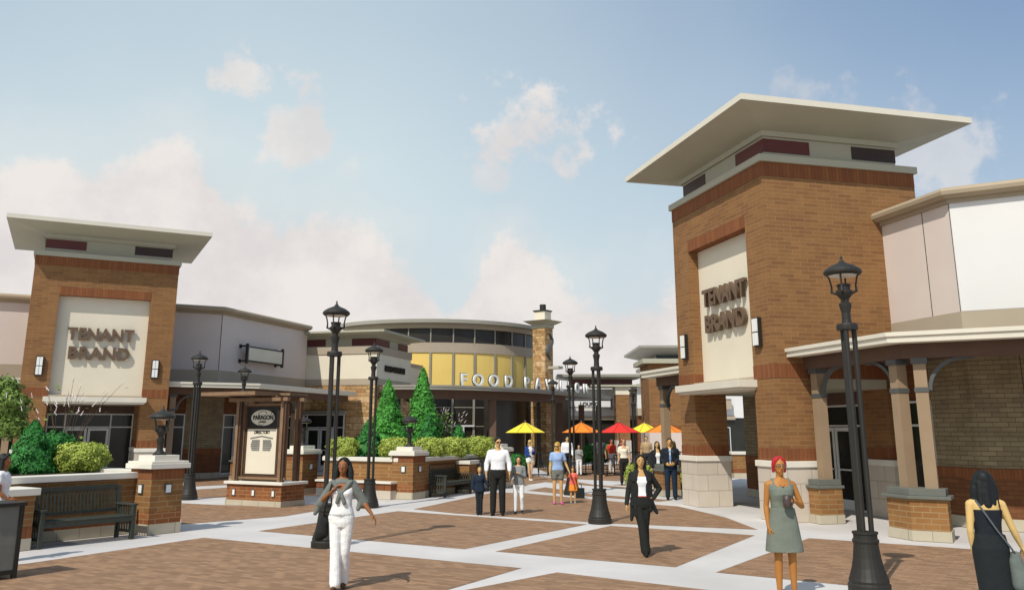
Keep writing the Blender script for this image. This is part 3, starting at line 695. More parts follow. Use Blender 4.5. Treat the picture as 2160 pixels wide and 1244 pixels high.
sw=MB(); sw.tube([(.92+.14*math.cos(t)*(1+.3*t/6),.262,2.48+.07*math.sin(t)) for t in [i*.35 for i in range(16)]],.006,5); sw.tube([(.88+.10*math.cos(t),.262,2.22+.06*math.sin(t)) for t in [i*.4 for i in range(15)]],.006,5)
sw.tube([(1.28+.06*math.cos(t),.262,2.40+.13*math.sin(t)) for t in [-1.2+i*.3 for i in range(14)]],.007,5); obj('swirl',sw,'black',oo,split=False)
wall_text('lettering','DIRECTORY',.12,.005,.92,.270,1.93,'black',sc,bold=.003,sx=.9)
mp=MB()
for i in range(6):
    for sgn in (-1,1):
        a=i/6
        mp.box(.915+sgn*(.06+.0),.915+sgn*(.40-.05*abs(i-2.5)/2.5),.272-.001*i,.277,1.46+i*.052,1.503+i*.052)
mp.loft([[(.915+x,y,z+dz) for y,dz in ((.27,0),(.27,.04),(.277,.04),(.277,0))] for x,z in ((-.42,1.78),(-.2,1.81),(0,1.84),(.2,1.81),(.42,1.78))])
obj('map',mp,'mapgrey',sc,split=False)
obj('beam',MB().box(-.22,1.98,.06,.18,2.82,2.92).box(-.22,1.98,.74,.86,2.82,2.92),'kwood',K); 
for k in range(3): obj('cross_beam',MB().box(.0+.86*k,.10+.86*k,-.15,1.05,2.921,2.97),'kwood2',K)
obj('top_board',MB().box(-.62,1.42,-.62,.35,2.972,3.07),'kwood',K)
obj('top_board',MB().box(-.35,1.75,.40,1.15,2.972,3.05),'kwood',K)
# ------------------------------------------------------------------ small food hall wing
FR=thing('food_hall_wing','cream and ashlar stone corner building with small FOOD PAVILION lettering and louvred neck','building',(-6.95,44.4),0)
def boxy(root,x0,x1,y0,y1,zs,neck=True,mx=None):
    def o(n,mb,mat,**k): return obj(n,mb,mat,root,mx=mx,**k)
    o('stone_wall',MB().box(x0,x1,y0,y1,0,zs[0]),'stone'); o('taupe_band',MB().box(x0-.02,x1+.02,y0-.02,y1+.02,zs[0],zs[1]),'taupe')
    o('stucco_wall',MB().box(x0,x1,y0,y1,zs[1],zs[2]),'cream'); o('upper_band',MB().box(x0-.05,x1+.05,y0-.05,y1+.05,zs[2],zs[3]),'taupe')
# skewed plan: front edge along -14 deg, side edge along 73 deg (near a right angle)
FA=-15.0
FR.rotation_euler=(0,0,R(FA))
boxy(FR,-4.66,0,0,4.7,(4.27,4.59,5.86,6.24)); boxy(FR,-3.5,-.35,4.72,7.4,(4.27,4.50,5.55,5.75))
obj('neck',MB().box(-4.4,-.14,.14,4.5,6.24,6.72),'trim',FR)
for a,b in ((-4.41,-3.0),(-1.5,-.125)): obj('louvre_window',MB().box(a,b,.125,.3,6.30,6.66),'redwin',FR)
obj('louvre_window',MB().box(-.3,-.122,.123,1.9,6.302,6.658),'redwin',FR); obj('louvre_window',MB().box(-.3,-.122,3.1,4.51,6.302,6.658),'redwin',FR)
rf=obj('roof',MB().box(-4.52,-.02,.02,4.62,6.72,6.80).frus((-4.52,-.02,.02,4.62),6.801,(-5.2,.62,-.62,5.3),6.92).box(-5.2,.62,-.62,5.3,6.921,7.02),'trim',FR,split=False)
wall_text('lettering','FOOD PAVILION',.46,.03,.05,2.35,5.0,'black',FR,rz=90,bold=.004,sx=.80)
for a,b,z in ((.35,.0,3.9),(3.9,0,3.9)):
    w=obj('wall_lamp',MB().lathe([(.02,3.5),(.12,3.55),(.14,3.75),(.2,3.8),(.22,3.86),(.12,3.95),(.02,4.05)],.25,a,n=10).box(0,.25,a-.03,a+.03,3.6,3.66),'iron',FR,split=False)
hd=obj('door_hood',MB().box(-4.35,-1.55,-.25,0,2.80,2.98),'canopygrey',FR,bev=.01)
glazing(FR,-4.25,-1.65,-.06,0,2.80,mull=(-3.75,-2.2),trans=(2.14,)); leafdoor(FR,-3.70,-2.98,-.08); leafdoor(FR,-2.95,-2.24,-.08)
for s0,s1 in ((1.2,3.3),):
    w=obj('window',MB().box(0,.03,s0,s1,.4,4.1),'glass',FR); f=MB()
    for y in (s0,(s0+s1)/2,s1-.05): f.box(.02,.07,y,y+.05,.4,4.1)
    for z in (.4,2.3,3.2,4.06): f.box(.025,.065,s0,s1,z,z+.05)
    obj('frame',f,'mull',w,split=False)
# ------------------------------------------------------------------ rotunda
def circ(p,q,r):
    ax,ay=p;bx,by=q;cx,cy=r; d=2*(ax*(by-cy)+bx*(cy-ay)+cx*(ay-by))
    ux=((ax*ax+ay*ay)*(by-cy)+(bx*bx+by*by)*(cy-ay)+(cx*cx+cy*cy)*(ay-by))/d; uy=((ax*ax+ay*ay)*(cx-bx)+(bx*bx+by*by)*(ax-cx)+(cx*cx+cy*cy)*(bx-ax))/d
    return (ux,uy),math.dist((ux,uy),p)
ox,oy,RR=-5.14,58.8,7.5
print('rotunda',ox,oy,RR)
RT=thing('food_pavilion_rotunda','curved food pavilion with yellow wall panels and FOOD PAVILION letters on its canopy','building',(ox,oy,0),0)
def arc(mb,r0,r1,z0,z1,a0,a1,n=40,z0b=None,z1b=None):
    z0b=z0 if z0b is None else z0b; z1b=z1 if z1b is None else z1b
    return mb.loft([[(r0*math.cos(a),r0*math.sin(a),z0),(r1*math.cos(a),r1*math.sin(a),z0b),(r1*math.cos(a),r1*math.sin(a),z1b),(r0*math.cos(a),r0*math.sin(a),z1)] for a in [R(a0+(a1-a0)*i/n) for i in range(n+1)]])
a0=math.degrees(math.atan2(G(683,685,8.5)[1]-oy,G(683,685,8.5)[0]-ox)); a1=math.degrees(math.atan2(G(1150,703,8.5)[1]-oy,G(1150,703,8.5)[0]-ox))
a0%=360; a1%=360
a0,a1=220,372
print('angles',a0,a1)
Rw=RR-.5
obj('roof',arc(MB(),Rw-4,RR,8.60,8.32,a0,a1,48,8.30,8.50),'cornice',RT); obj('roof_edge',arc(MB(),RR-.3,RR+.02,8.30,8.52,a0-.2,a1,48),'canopygrey',RT)
obj('roof_trim',arc(MB(),Rw-.2,Rw+.22,8.0,8.28,a0,a1,48),'cornice',RT)
obj('clerestory',arc(MB(),Rw-.3,Rw,7.15,8.0,a0,a1,48),'glass2',RT); obj('taupe_band',arc(MB(),Rw-.3,Rw+.06,6.55,7.15,a0,a1,48),'taupe',RT)
obj('yellow_wall',arc(MB(),Rw-.3,Rw,4.45,6.55,a0,a1,48),'yellow',RT); obj('shopfront_glass',arc(MB(),Rw-.3,Rw-.02,0,4.45,a0,a1,48),'glass2',RT)
def polar(r,a,w,d,z0,z1):
    c,s=math.cos(a),math.sin(a); p=[(r*c-d*c*i-w*s*j,r*s-d*s*i+w*c*j) for i,j in ((0,-1),(0,1),(1,1),(1,-1))]; return MB().prism(p,z0,z1)
nM=0
a=R(a0+1)
azs=[955,1000,1043,1079,1107,1129,907,860]
for u in azs:
    # bearing of each mullion on the wall circle
    rx=(u-CX)/F; y_=-(790-CY)/F; dx,dy=rx,cp-y_*sp; n_=math.hypot(dx,dy); dx/=n_;dy/=n_
    b=dx*ox+dy*oy; disc=b*b-(ox*ox+oy*oy-Rw*Rw)
    if disc<0: continue
    t=b-math.sqrt(disc); an=math.atan2(dy*t-oy,dx*t-ox)
    obj('mullion',polar(Rw+.09,an,.06,.10,4.45,6.56),'mull',RT); obj('mullion',polar(Rw+.07,an,.035,.09,7.14,8.0),'mull',RT); obj('mullion',polar(Rw+.05,an,.06,.09,0,4.44),'mull',RT)
for z in (1.1,2.2,3.3): obj('transom',arc(MB(),Rw-.04,Rw+.0,z,z+.05,a0,a1,48),'mull',RT)
# entrance canopy in front
CP=[(-6.4,43.1),(-4.3,43.0),(-2.84,43.46),(-1.1,44.6),(.51,46.3),(2.0,48.6),(3.35,51.25),(4.9,54.6),(6.6,58.4)]
def catmull(P,k=5):
    out=[]; Q=[P[0]]+P+[P[-1]]
    for i in range(1,len(Q)-2):
        for j in range(k):
            t=j/k; out.append(tuple(.5*(2*Q[i][d]+(Q[i+1][d]-Q[i-1][d])*t+(2*Q[i-1][d]-5*Q[i][d]+4*Q[i+1][d]-Q[i+2][d])*t*t+(-Q[i-1][d]+3*Q[i][d]-3*Q[i+1][d]+Q[i+2][d])*t**3) for d in (0,1)))
    return out+[P[-1]]
CL=[(x-ox,y-oy) for x,y in catmull(CP)]
def cst(n,mat,*a): mb=MB(); strip(mb,CL,*a); return obj(n,mb,mat,RT)
cst('canopy_roof','canopygrey',-2.6,-.30,4.05,4.12); cst('canopy_edge','canopygrey',-.30,0,3.98,4.2); cst('canopy_edge','mull',-.28,.03,4.10,4.15); mb=MB(); strip(mb,CL[22:],-3.2,-2.9,0,4.0); obj('side_shopfront',mb,'glass2',RT)
mb=MB(); strip(mb,CL[:-9],-.9,-.5,3.55,3.98); obj('canopy_beam',mb,'beam',RT)
def bear(u,v,off_=0):
    rx=(u-CX)/F; y_=-(v-CY)/F; dx,dy=rx,cp-y_*sp; P=offs(CL,off_)
    for i in range(len(P)-1):
        ax,ay=P[i][0]+ox,P[i][1]+oy; bx,by=P[i+1][0]+ox,P[i+1][1]+oy; c1=dx*ay-dy*ax; c2=dx*by-dy*bx
        if c1*c2<=0: t=c1/(c1-c2); return ax+(bx-ax)*t-ox,ay+(by-ay)*t-oy,math.atan2(by-ay,bx-ax)
for ch,u in zip('FOODPAVILION',(978,1009,1042,1073,1111,1135,1156,1171,1184,1200,1217,1234)):
    r_=bear(u,797,-.15)
    if not r_: continue
    me=text_mesh(ch,.84,.05,.012); me.materials.clear()
    me.transform(Matrix.Translation((r_[0],r_[1],4.22))@Matrix.Rotation(r_[2],4,'Z')@Matrix.Rotation(R(90),4,'X'))
    lt=put('letter',me,'white',RT); b_=text_mesh(ch,.84,.02,.040); b_.materials.clear(); b_.transform(Matrix.Translation((r_[0],r_[1],4.22))@Matrix.Rotation(r_[2],4,'Z')@Matrix.Translation((0,.07,0))@Matrix.Rotation(R(90),4,'X')); put('letter_backing',b_,'iron',lt)
for u in (1040,1180,1226,1262):
    r_=bear(u,850,-.7)
    if r_: obj('canopy_column',MB().box(r_[0]-.17,r_[0]+.17,r_[1]-.17,r_[1]+.17,0,3.55),'beam',RT)
def bear2(u,v,rc):
    rx=(u-CX)/F; y_=-(v-CY)/F; dx,dy=rx,cp-y_*sp; n_=math.hypot(dx,dy); dx/=n_;dy/=n_
    b=dx*ox+dy*oy; t=b-math.sqrt(max(0,b*b-(ox*ox+oy*oy-rc*rc))); return math.atan2(dy*t-oy,dx*t-ox),t
dA,_=bear2(972,930,Rw+.06)
fr=MB(); 
for k in (-1,1): fr.add(*(lambda m:(m.v,m.f))(polar(Rw+.12,dA+k*.021,.04,.08,0,2.3)))
obj('door_frame',fr,'alu',RT)
obj('door_frame',polar(Rw+.12,dA,.80,.08,2.2,2.3),'alu',RT)
# chimney
CH=thing('stone_chimney','ashlar stone chimney tower with dark swirl emblem and pale cap beside the rotunda','chimney tower',(2.02,52.4,0),-36)
cw=.92
obj('shaft',MB().box(-cw,0,0,.85,4.9,8.12),'stone',CH); obj('lower_shaft',MB().box(-cw-.10,.08,-.08,.93,0,4.9),'stone',CH)
obj('collar',MB().box(-cw-.06,.06,-.06,.91,8.12,8.34),'trim',CH); obj('cap',MB().frus((-cw-.1,.1,-.1,.95),8.341,(-cw-.45,.45,-.45,1.3),8.56),'trim',CH)
obj('top_block',MB().box(-cw+.1,-.05,.05,.75,8.561,9.15),'cream',CH); obj('block_cap',MB().box(-cw+.04,.01,-.01,.81,9.151,9.23),'iron',CH); obj('flue',MB().lathe([(.2,9.23),(.2,9.6),(.14,9.6)],-.42,.4,n=14),'iron',CH)
sw=[]; 
for i in range(30):
    t=i/29; a=t*math.pi*2.1; y=.42+.26*math.sin(a)*(1 if t<.5 else 1); sw.append((.06,y,7.75-1.55*t))
obj('emblem',MB().tube(sw,[.05+.10*math.sin(math.pi*i/29) for i in range(30)],6),'band_iron',CH)
obj('ledge',MB().box(.0,.75,.3,.8,5.62,5.78),'trim',CH)
# ------------------------------------------------------------------ buildings across the plaza
B1=thing('lounge_shop','white far shop with LOUNGE bracket sign, dark shopfront and brick corner tower','building',(0,62,0),-1)
# drawn in local metres; x is across, y is depth
obj('white_wall',MB().box(2.5,16,1.2,2,3.0,4.9),'white_stucco',B1); obj('taupe_band',MB().box(2.5,16,1.15,1.9,2.72,3.0),'taupe',B1); obj('shopfront',MB().box(2.5,16,1.4,1.9,0,2.72),'glass',B1)
obj('brick_tower',MB().box(7.38,8.32,.0,2.2,1.3,4.45),'brick',B1); obj('tower_base',MB().box(7.33,8.37,-.05,2.2,0,1.3),'cast',B1); obj('tower_top',MB().box(7.36,8.34,-.02,2.2,4.45,5.0),'cream',B1)
obj('cornice',MB().box(5.6,9.25,-.25,2.4,5.0,5.14),'trim',B1); obj('neck',MB().box(4.2,8.6,.3,2.2,5.14,5.52),'redwin',B1)
obj('roof',MB().frus((4.2,8.6,.3,2.2),5.521,(3.2,9.3,-.5,3.0),5.68).box(3.2,9.3,-.5,3.0,5.681,5.86),'canopygrey',B1,split=False)
obj('side_wall',MB().box(8.9,11.2,.2,1.19,3.5,5.2),'white_stucco',B1); obj('side_base',MB().box(8.9,11.2,.4,1.19,0,3.0),'lowbrick',B1); obj('side_band',MB().box(8.9,11.2,.15,1.19,3.0,3.5),'taupe',B1)
obj('entrance',MB().box(9.6,10.9,.32,.42,0,2.3),'stucco',B1)
bracket_sign(B1,(0,0),0,4.05,7.15,3.52,4.12,d=-.55,txt='LOUNGE')
B2=thing('far_corner_building','far pale building with dark louvre band and flat overhanging roof beside right tower','building',(0,75,0),0)
obj('upper_wall',MB().box(12.2,20,0,8,3.0,7.3),'white_stucco',B2); obj('cornice',MB().box(11.9,20.3,-.3,8.3,7.3,7.6),'trim',B2); obj('louvre_band',MB().box(12.6,20,.4,7.6,7.6,8.35),'glass',B2); obj('roof',MB().frus((12.6,20,.4,7.6),8.351,(10.9,22,-1.4,9),8.85).box(10.9,22,-1.4,9,8.851,9.05),'canopygrey',B2,split=False)
obj('shopfront',MB().box(12.2,24,.1,8,0,3.0),'glass',B2)
bk=obj('awning_sign',MB().box(15.2,18.6,-.3,-.1,4.0,5.0),'taupe',B2)

bk=obj('blank_sign',MB().box(14.15,15.7,.75,.85,3.45,4.1),'taupe',B1); obj('bracket',MB().box(14.05,14.15,.72,1.2,3.35,4.2).box(14.15,15.7,.74,.9,4.1,4.16),'iron',bk)
f=MB()
for x in (12.6,13.8,14.7,15.6): f.box(x,x+.05,1.36,1.40,0,2.2)
f.box(12.6,15.6,1.355,1.399,2.15,2.2); obj('frame',f,'alu',B1,split=False)
B3=thing('brick_corner_shop','square brown brick shop tower with pale base behind the porch column at right','building',(0,0,0),0)
obj('brick_wall',MB().box(7.55,10.5,48,51,2.25,5.6),'brick',B3); obj('soldier_course',MB().box(7.54,10.51,47.99,51.01,2.0,2.25),'soldier',B3); obj('base',MB().box(7.5,10.55,47.95,51.05,0,2.0),'stucco',B3); obj('cornice',MB().box(7.2,10.9,47.6,51.4,5.6,5.85),'trim',B3)
small_pier((8.75,38.5),0,'left of two low piers seen through the open porch',w=.55,d=.5,h=1.1); small_pier((9.6,38.5),0,'right of two low piers seen through the open porch',w=.7,d=.5,h=1.1)
# ------------------------------------------------------------------ planting
rnd=random.Random(11)
def leaves(n,shape,size,seed,flat_=.5,asp=.5):
    """n leaf-sized faces; shape(u1,u2,u3)->(point, outward normal)"""
    r=random.Random(seed); mb=MB(); V=[];Fc=[]
    for _ in range(n):
        p,nrm=shape(r); p=Vector(p); nrm=(Vector(nrm)+Vector((r.gauss(0,.45),r.gauss(0,.45),r.gauss(0,.45)))).normalized()
        a=nrm.cross(Vector((r.gauss(0,1),r.gauss(0,1),r.gauss(0,1)))).normalized(); b=nrm.cross(a); s=size*r.uniform(.6,1.35)
        o=len(V); k=asp*s
        V+= [tuple(p-a*s),tuple(p-a*s*.1+b*k),tuple(p+a*s),tuple(p-a*s*.1-b*k)]; Fc.append((o,o+1,o+2,o+3))
    mb.v=V; mb.f=Fc; mb.c=[(0,0)]; return mb
def cone_shape(h,r0,seed,lump=.13):
    q=random.Random(seed); ph=[q.uniform(0,6.28) for _ in range(6)]
    def rad(z,a):
        t=z/h; base=r0*((1-t)**.85)*(1 if t>.12 else .75+t*2.1)
        return base*(1+lump*math.sin(3*a+ph[0]+9*t)+lump*.8*math.sin(5*a+ph[1]-14*t)+lump*.7*math.sin(2*a+ph[2]+23*t))+.02
    def f(r):
        z=h*(1-(r.random())**.62) if r.random()<.9 else h*r.uniform(.85,1); a=r.uniform(0,6.283); k=r.uniform(.72,1.03) if r.random()<.8 else r.uniform(.3,.8)
        R_=rad(z,a)*k; return (R_*math.cos(a),R_*math.sin(a),z),(math.cos(a),math.sin(a),.35)
    return f
def ball_shape(rx,ry,rz,seed,lump=.10,box=0):
    q=random.Random(seed); ph=[q.uniform(0,6.28) for _ in range(6)]
    def f(r):
        a=r.uniform(0,6.283); c=r.uniform(-1,1); s=math.sqrt(1-c*c); k=r.uniform(.8,1.02) if r.random()<.85 else r.uniform(.4,.8)
        if box: # squared-off clipped shape
            m=max(abs(s*math.cos(a)),abs(s*math.sin(a)),abs(c)); k*= 1+(1/m-1)*box
        k*=1+lump*math.sin(4*a+ph[0]+5*c)+lump*.7*math.sin(7*a+ph[1]-6*c)
        return (rx*k*s*math.cos(a),ry*k*s*math.sin(a),rz+rz*k*c),(s*math.cos(a),s*math.sin(a),c)
    return f
def core(mb,shape,n=1,seed=1): return mb
def plant(name,label,cat,p,mb,mat,h,trunk_r=.04,group=None,rz=0,th=None,core_=None):
    r=thing(name,label,cat,p,rz,group)
    obj('trunk',MB().lathe([(trunk_r,0),(trunk_r*.6,h*.5),(trunk_r*.25,h*.85)],n=8),'bark',r)
    c=obj('crown',mb,mat,r,split=False)
    if core_: obj('inner_foliage',core_,mat,c,split=False)
    return r
def conetree(label,p,h,r0,mat,seed,name='cypress_tree',cat='tree',n=7000,size=.06,grp=None):
    core_=MB(); q=cone_shape(h,r0,seed); 
    ring=[]; rr=random.Random(seed)
    core_.lathe([(r0*.5,.05),(r0*.78,h*.15),(r0*.66,h*.3),(r0*.44,h*.5),(r0*.24,h*.7),(r0*.08,h*.88),(.01,h*.93)],n=12)
    return plant(name,label,cat,p,leaves(n,q,size,seed),mat,h,.05,grp,core_=core_)
def ballbush(label,p,rx,ry,rz,mat,seed,n=2600,size=.045,grp=None,box=0,name='round_bush',cat='shrub'):
    core_=MB().ell((0,0,rz),(rx*.84,ry*.84,rz*.84),14,10)
    return plant(name,label,cat,p,leaves(n,ball_shape(rx,ry,rz,seed,box=box),size,seed),mat,rz*1.2,.03,grp,core_=core_)
SZ=1.12
def at(u,z,depth): # a point on the planting bed seen at column u, at the given distance
    x=(u-CX)/F; return (x*depth*1.0/ (cp+0.0) if False else x*depth/1.0*.0+0,0,0)
def bed(u,vbase,z=SZ): g=G(u,vbase,z); return (g[0],g[1],z)
# depth chosen on the beds; u gives the bearing
def onbed(u,Y,z=SZ):
    v=905-(z-HC)*1957/Y; x=(u-CX)/F; y=-(v-CY)/F; dy=cp-y*sp; return (x*Y/dy,Y,z)
CG='clipped lime hedge balls in the middle planter'
conetree('left of two tall bright green cypresses behind the middle lantern pier',onbed(815,30.6),2.62,.85,'leaf_bright',3,grp='bright cypresses in the middle planter')
conetree('right, taller cypress with a thin spire, behind the middle lantern',onbed(889,30.9),3.05,.80,'leaf_bright',5,grp='bright cypresses in the middle planter')
DG='dark green cone bushes in the middle planter'
conetree('dark green egg-shaped bush left of the cypresses, behind the lamp pole',onbed(775,29.2),1.22,.66,'leaf_dark',8,'cone_bush','shrub',3500,.05,DG)
conetree('dark green bush just right of the middle lantern, lower right cypress',onbed(903,29.9),1.45,.60,'leaf_dark',9,'cone_bush','shrub',3500,.05,DG)
conetree('rightmost dark green bush in the middle planter by the shopfront door',onbed(967,31.0),1.08,.55,'leaf_dark',10,'cone_bush','shrub',3200,.05,DG)
conetree('small dark green bush between the two bright cypresses',onbed(848,30.2),1.02,.45,'leaf_dark',12,'cone_bush','shrub',2600,.05,DG)
for i,(u,Y,rx,h,lb) in enumerate(((722,28.5,.48,.33,'leftmost lime hedge ball in the middle planter beside the woman\'s lamp'),(835,28.3,.52,.33,'lime hedge ball behind the left side of the middle lantern pier'),(905,28.6,.50,.33,'lime hedge ball just right of the middle lantern pier'),(954,29.6,.50,.33,'lime hedge ball third from the right end of the planter'),(1010,31.0,.56,.34,'lime hedge ball at the right end behind the man in white'))):
    ballbush(lb,onbed(u,Y+.0),rx,rx*.8,h,'leaf_lime',20+i,5200,.036,CG,box=.45,name='hedge_ball')
def sprays(label,p,mat,h,n,seed,spread=.5,flowers=0,name='leafy_shrub',cat='shrub',lsize=.06,grp=None,lean=.35,leafn=26,petal='petal'):
    r=thing(name,label,cat,p,0,grp); q=random.Random(seed); st=MB(); lf=MB(); V=[];Fc=[];pv=[];pf=[]
    for i in range(n):
        a=q.uniform(0,6.283); L=h*q.uniform(.7,1.05); l=q.uniform(.1,lean)*L; x0=math.cos(a)*spread*.25; y0=math.sin(a)*spread*.25
        pts=[(x0+math.cos(a)*l*(t**1.8),y0+math.sin(a)*l*(t**1.8),L*t) for t in (0,.25,.5,.75,1)]
        st.tube(pts,[.008,.007,.006,.005,.003],5)
        for k in range(leafn):
            t=q.uniform(.15,.95); P=Vector((x0+math.cos(a)*l*(t**1.8)+q.gauss(0,spread*.16),y0+math.sin(a)*l*(t**1.8)+q.gauss(0,spread*.16),L*t+q.gauss(0,.05)))
            d_=Vector((q.gauss(0,1),q.gauss(0,1),q.gauss(0,.6))).normalized(); e=d_.cross(Vector((q.gauss(0,1),q.gauss(0,1),q.gauss(0,1)))).normalized(); s=lsize*q.uniform(.6,1.4); o=len(V)
            V+=[tuple(P-d_*s),tuple(P+e*s*.5),tuple(P+d_*s),tuple(P-e*s*.5)]; Fc.append((o,o+1,o+2,o+3))
        if flowers:
            for k in range(flowers):
                t=1-.16*k*q.uniform(.6,1.2); P=Vector((x0+math.cos(a)*l*(t**1.8)+q.gauss(0,.03*(k>0)*3),y0+math.sin(a)*l*(t**1.8)+q.gauss(0,.05*(k>0)),L*t)); d_=Vector((math.cos(a)*.7+q.gauss(0,.3),math.sin(a)*.4,1)).normalized()
                m=MB().cap(P-d_*.055,P+d_*.055,.012,.005,6); o=len(pv); pv+=m.v; pf+=[tuple(j+o for j in f_) for f_ in m.f]
    obj('stems',st,'bark',r,split=False)
    if V: lf.v=V; lf.f=Fc; obj('foliage',lf,mat,r,split=False)
    if pv: m=MB(); m.v=pv; m.f=pf; obj('flowers',m,petal,r,smooth=True,split=False)
    return r
sprays('loose sage green shrub between the cypresses below the shop window',onbed(851,32.0),'leaf_sage',1.7,16,31,.9,leafn=40)
sprays('loose olive shrub right of the taller cypress with thin stems',onbed(918,32.3),'leaf_olive',1.75,16,32,.9,leafn=40,flowers=1)
sprays('wiry grass with pale tips before the rotunda door',onbed(946,31.6),'leaf_olive',1.5,14,33,.8,flowers=2,leafn=3,name='flowering_grass',cat='grass')
# left planter
conetree('big dark green dome bush in the left planter, left of lime shrub',onbed(62,19.3),1.12,.62,'leaf_dark',41,'dome_bush','shrub',12000,.034)
ballbush('dark blue-green bush half hidden behind the lime shrub',onbed(112,20.3),.45,.45,.44,'leaf_dark',42,4000,.038,name='dome_bush')
ballbush('broad lime green clipped shrub in the left planter above the bench',onbed(168,19.7),.55,.44,.315,'leaf_lime',43,9000,.030,box=.4,name='lime_shrub')
ballbush('small lime shrub at the left picture edge above the woman',onbed(-8,18.2),.2,.2,.2,'leaf_lime',44,1600,.034,name='lime_shrub')
sprays('slender flowering grass with pinkish white tips behind the dome bush',onbed(120,20.6),'leaf_olive',2.0,18,45,.9,flowers=2,leafn=2,name='flowering_grass',cat='grass',lean=.6)
def olive(label,p,h,seed):
    r=thing('small_tree',label,'tree',p,0); q=random.Random(seed); t=MB().tube([(0,0,0),(.05,.02,h*.3),(-.03,.05,h*.55)],[.07,.055,.04],8); obj('trunk',t,'bark',r); cl=[]
    for i in range(9):
        a=q.uniform(0,6.283); L=q.uniform(.35,.9); e=(math.cos(a)*L,math.sin(a)*L,h*q.uniform(.45,.95)); obj('branch',MB().tube([(0,.02,h*.35),(e[0]*.5,e[1]*.5,e[2]*.8),e],[.03,.02,.008],6),'bark',r); cl.append((e,q.uniform(.28,.42)))
    V=MB(); V.v=[];V.f=[]
    for k,(c,rr) in enumerate(cl):
        m=leaves(1100,ball_shape(rr,rr,rr*.8,seed+k,.2),.05,seed+k); o=len(V.v); V.v+=[(x+c[0],y+c[1],z+c[2]-rr*.8) for x,y,z in m.v]; V.f+=[tuple(i+o for i in f_) for f_ in m.f]
    obj('crown',V,'leaf_olive',r,split=False); return r
olive('olive green small tree in the left planter cut by the picture edge',onbed(-52,20.8),2.1,51)
# patio planting on the right of the plaza
def trough(p,rz,label,L=1.6):
    r=thing('plant_trough',label,'planter',p,rz,'small brick plant troughs'); obj('box',MB().box(0,L,0,.6,.1,.42),'basebrick',r); obj('plinth',MB().box(-.01,L+.01,-.01,.61,0,.1),'plinth',r); obj('coping',MB().box(-.03,L+.03,-.03,.63,.42,.48),'capstone',r); return r
ballbush('lime green clipped shrub left of the woman in the black blazer',(6.35*.0+4.35,30.6,0),.42,.36,.44,'leaf_lime',61,3000,.05,'lime shrubs on the plaza',.5,'lime_shrub')
ballbush('lime green clipped shrub right of the suited man by the porch pier',(5.75,29.2,0),.40,.40,.44,'leaf_lime',62,3000,.05,'lime shrubs on the plaza',.5,'lime_shrub')
ballbush('dark green bush on the patio left of the tall central lamp',(3.7,42.2,.5),.42,.42,.42,'leaf_dark',63,2200,.05,'dark bushes on the dining patio')
ballbush('dark green bush on the patio right of the tall central lamp',(4.55,42.6,.5),.42,.42,.42,'leaf_dark',64,2200,.05,'dark bushes on the dining patio')
ballbush('low dark bush on the patio beneath the yellow umbrella',(.2,38.9,.2),.5,.45,.40,'leaf_dark',65,2200,.05,'dark bushes on the dining patio')
ballbush('low lime bush behind the blonde woman in light blue',(2.05,40.6,.1),.36,.36,.34,'leaf_lime',66,2000,.05,'lime shrubs on the plaza')
# ------------------------------------------------------------------ patio umbrellas, tables, chairs, fence
for nm,c in (('yellow',(238,214,62)),('orange',(238,132,40)),('red',(222,50,42))): M['u_'+nm]=plain(nm+'_canvas',c,.8,.05,5)
def umbrella(p,col,label,r_=.95,zr=1.92,zt=2.38):
    r=thing('patio_umbrella',label,'umbrella',p,0,'patio umbrellas')
    obj('pole',MB().lathe([(.022,.0),(.022,zt+.06)],n=8),'mull',r)
    mb=MB(); n=8; th=.012
    pts=[(r_*math.cos(R(22.5+45*i)),r_*math.sin(R(22.5+45*i))) for i in range(n)]
    mb.add([(x,y,zr) for x,y in pts]+[(0,0,zt)]+[(x,y,zr-.02) for x,y in pts]+[(0,0,zt-.03)],[(i,(i+1)%n,n) for i in range(n)]+[(n+1+(i+1)%n,n+1+i,2*n+1) for i in range(n)]+[(i,n+1+i,n+1+(i+1)%n,(i+1)%n) for i in range(n)])
    obj('canopy',mb,'u_'+col,r,split=False)
    for i in range(n): obj('rib',MB().tube([(0,0,zt+.004),(pts[i][0],pts[i][1],zr+.006)],.010,5),'iron',r)
    obj('stand',MB().lathe([(.25,0),(.25,.06),(.05,.08)],n=14),'iron',r)
    return r
UM=[((.60,40.0),'yellow','yellow patio umbrella above the woman in the blue jacket'),((3.25,41.2),'orange','orange patio umbrella behind the tall central lamp'),((4.95,40.6),'red','red patio umbrella right of the tall central lamp'),((6.55,43.5),'yellow','yellow patio umbrella between the red one and the porch column'),((7.3,42.0),'orange','orange patio umbrella mostly behind the porch column')]
for p,c,l in UM: umbrella(p,c,l)
def table(label):
    r=thing('patio_table',label,'table',group='round patio tables'); obj('top',MB().lathe([(.42,.72),(.42,.75),(.1,.755)],n=20),'iron',r); obj('stem',MB().lathe([(.03,.03),(.03,.72)],.3,0,n=8),'iron',r)
    for k in range(3): a=R(120*k+20); obj('foot',MB().box(-.03,.03,-.03,.03,0,.0301).tube([(.3,0,.1),(.3+.28*math.cos(a),.28*math.sin(a),.02)],.02,5),'iron',r,split=False)
    return r
def chair(label):
    r=thing('patio_chair',label,'chair',group='dark patio chairs')
    obj('seat',MB().box(-.21,.21,-.21,.21,.43,.46),'iron',r); m=MB().box(-.21,.21,.19,.21,.84,.88)
    for k in range(5): m.box(-.18+k*.085,-.16+k*.085,.192,.208,.46,.84)
    obj('backrest',m,'iron',r,split=False)
    for x in (-.2,.2):
        for y in (-.2,.2): obj('leg',MB().box(x-.015,x+.015,y-.015,y+.015,0,.43 if y<0 else .88),'iron',r)
    return r
T0=C0=None
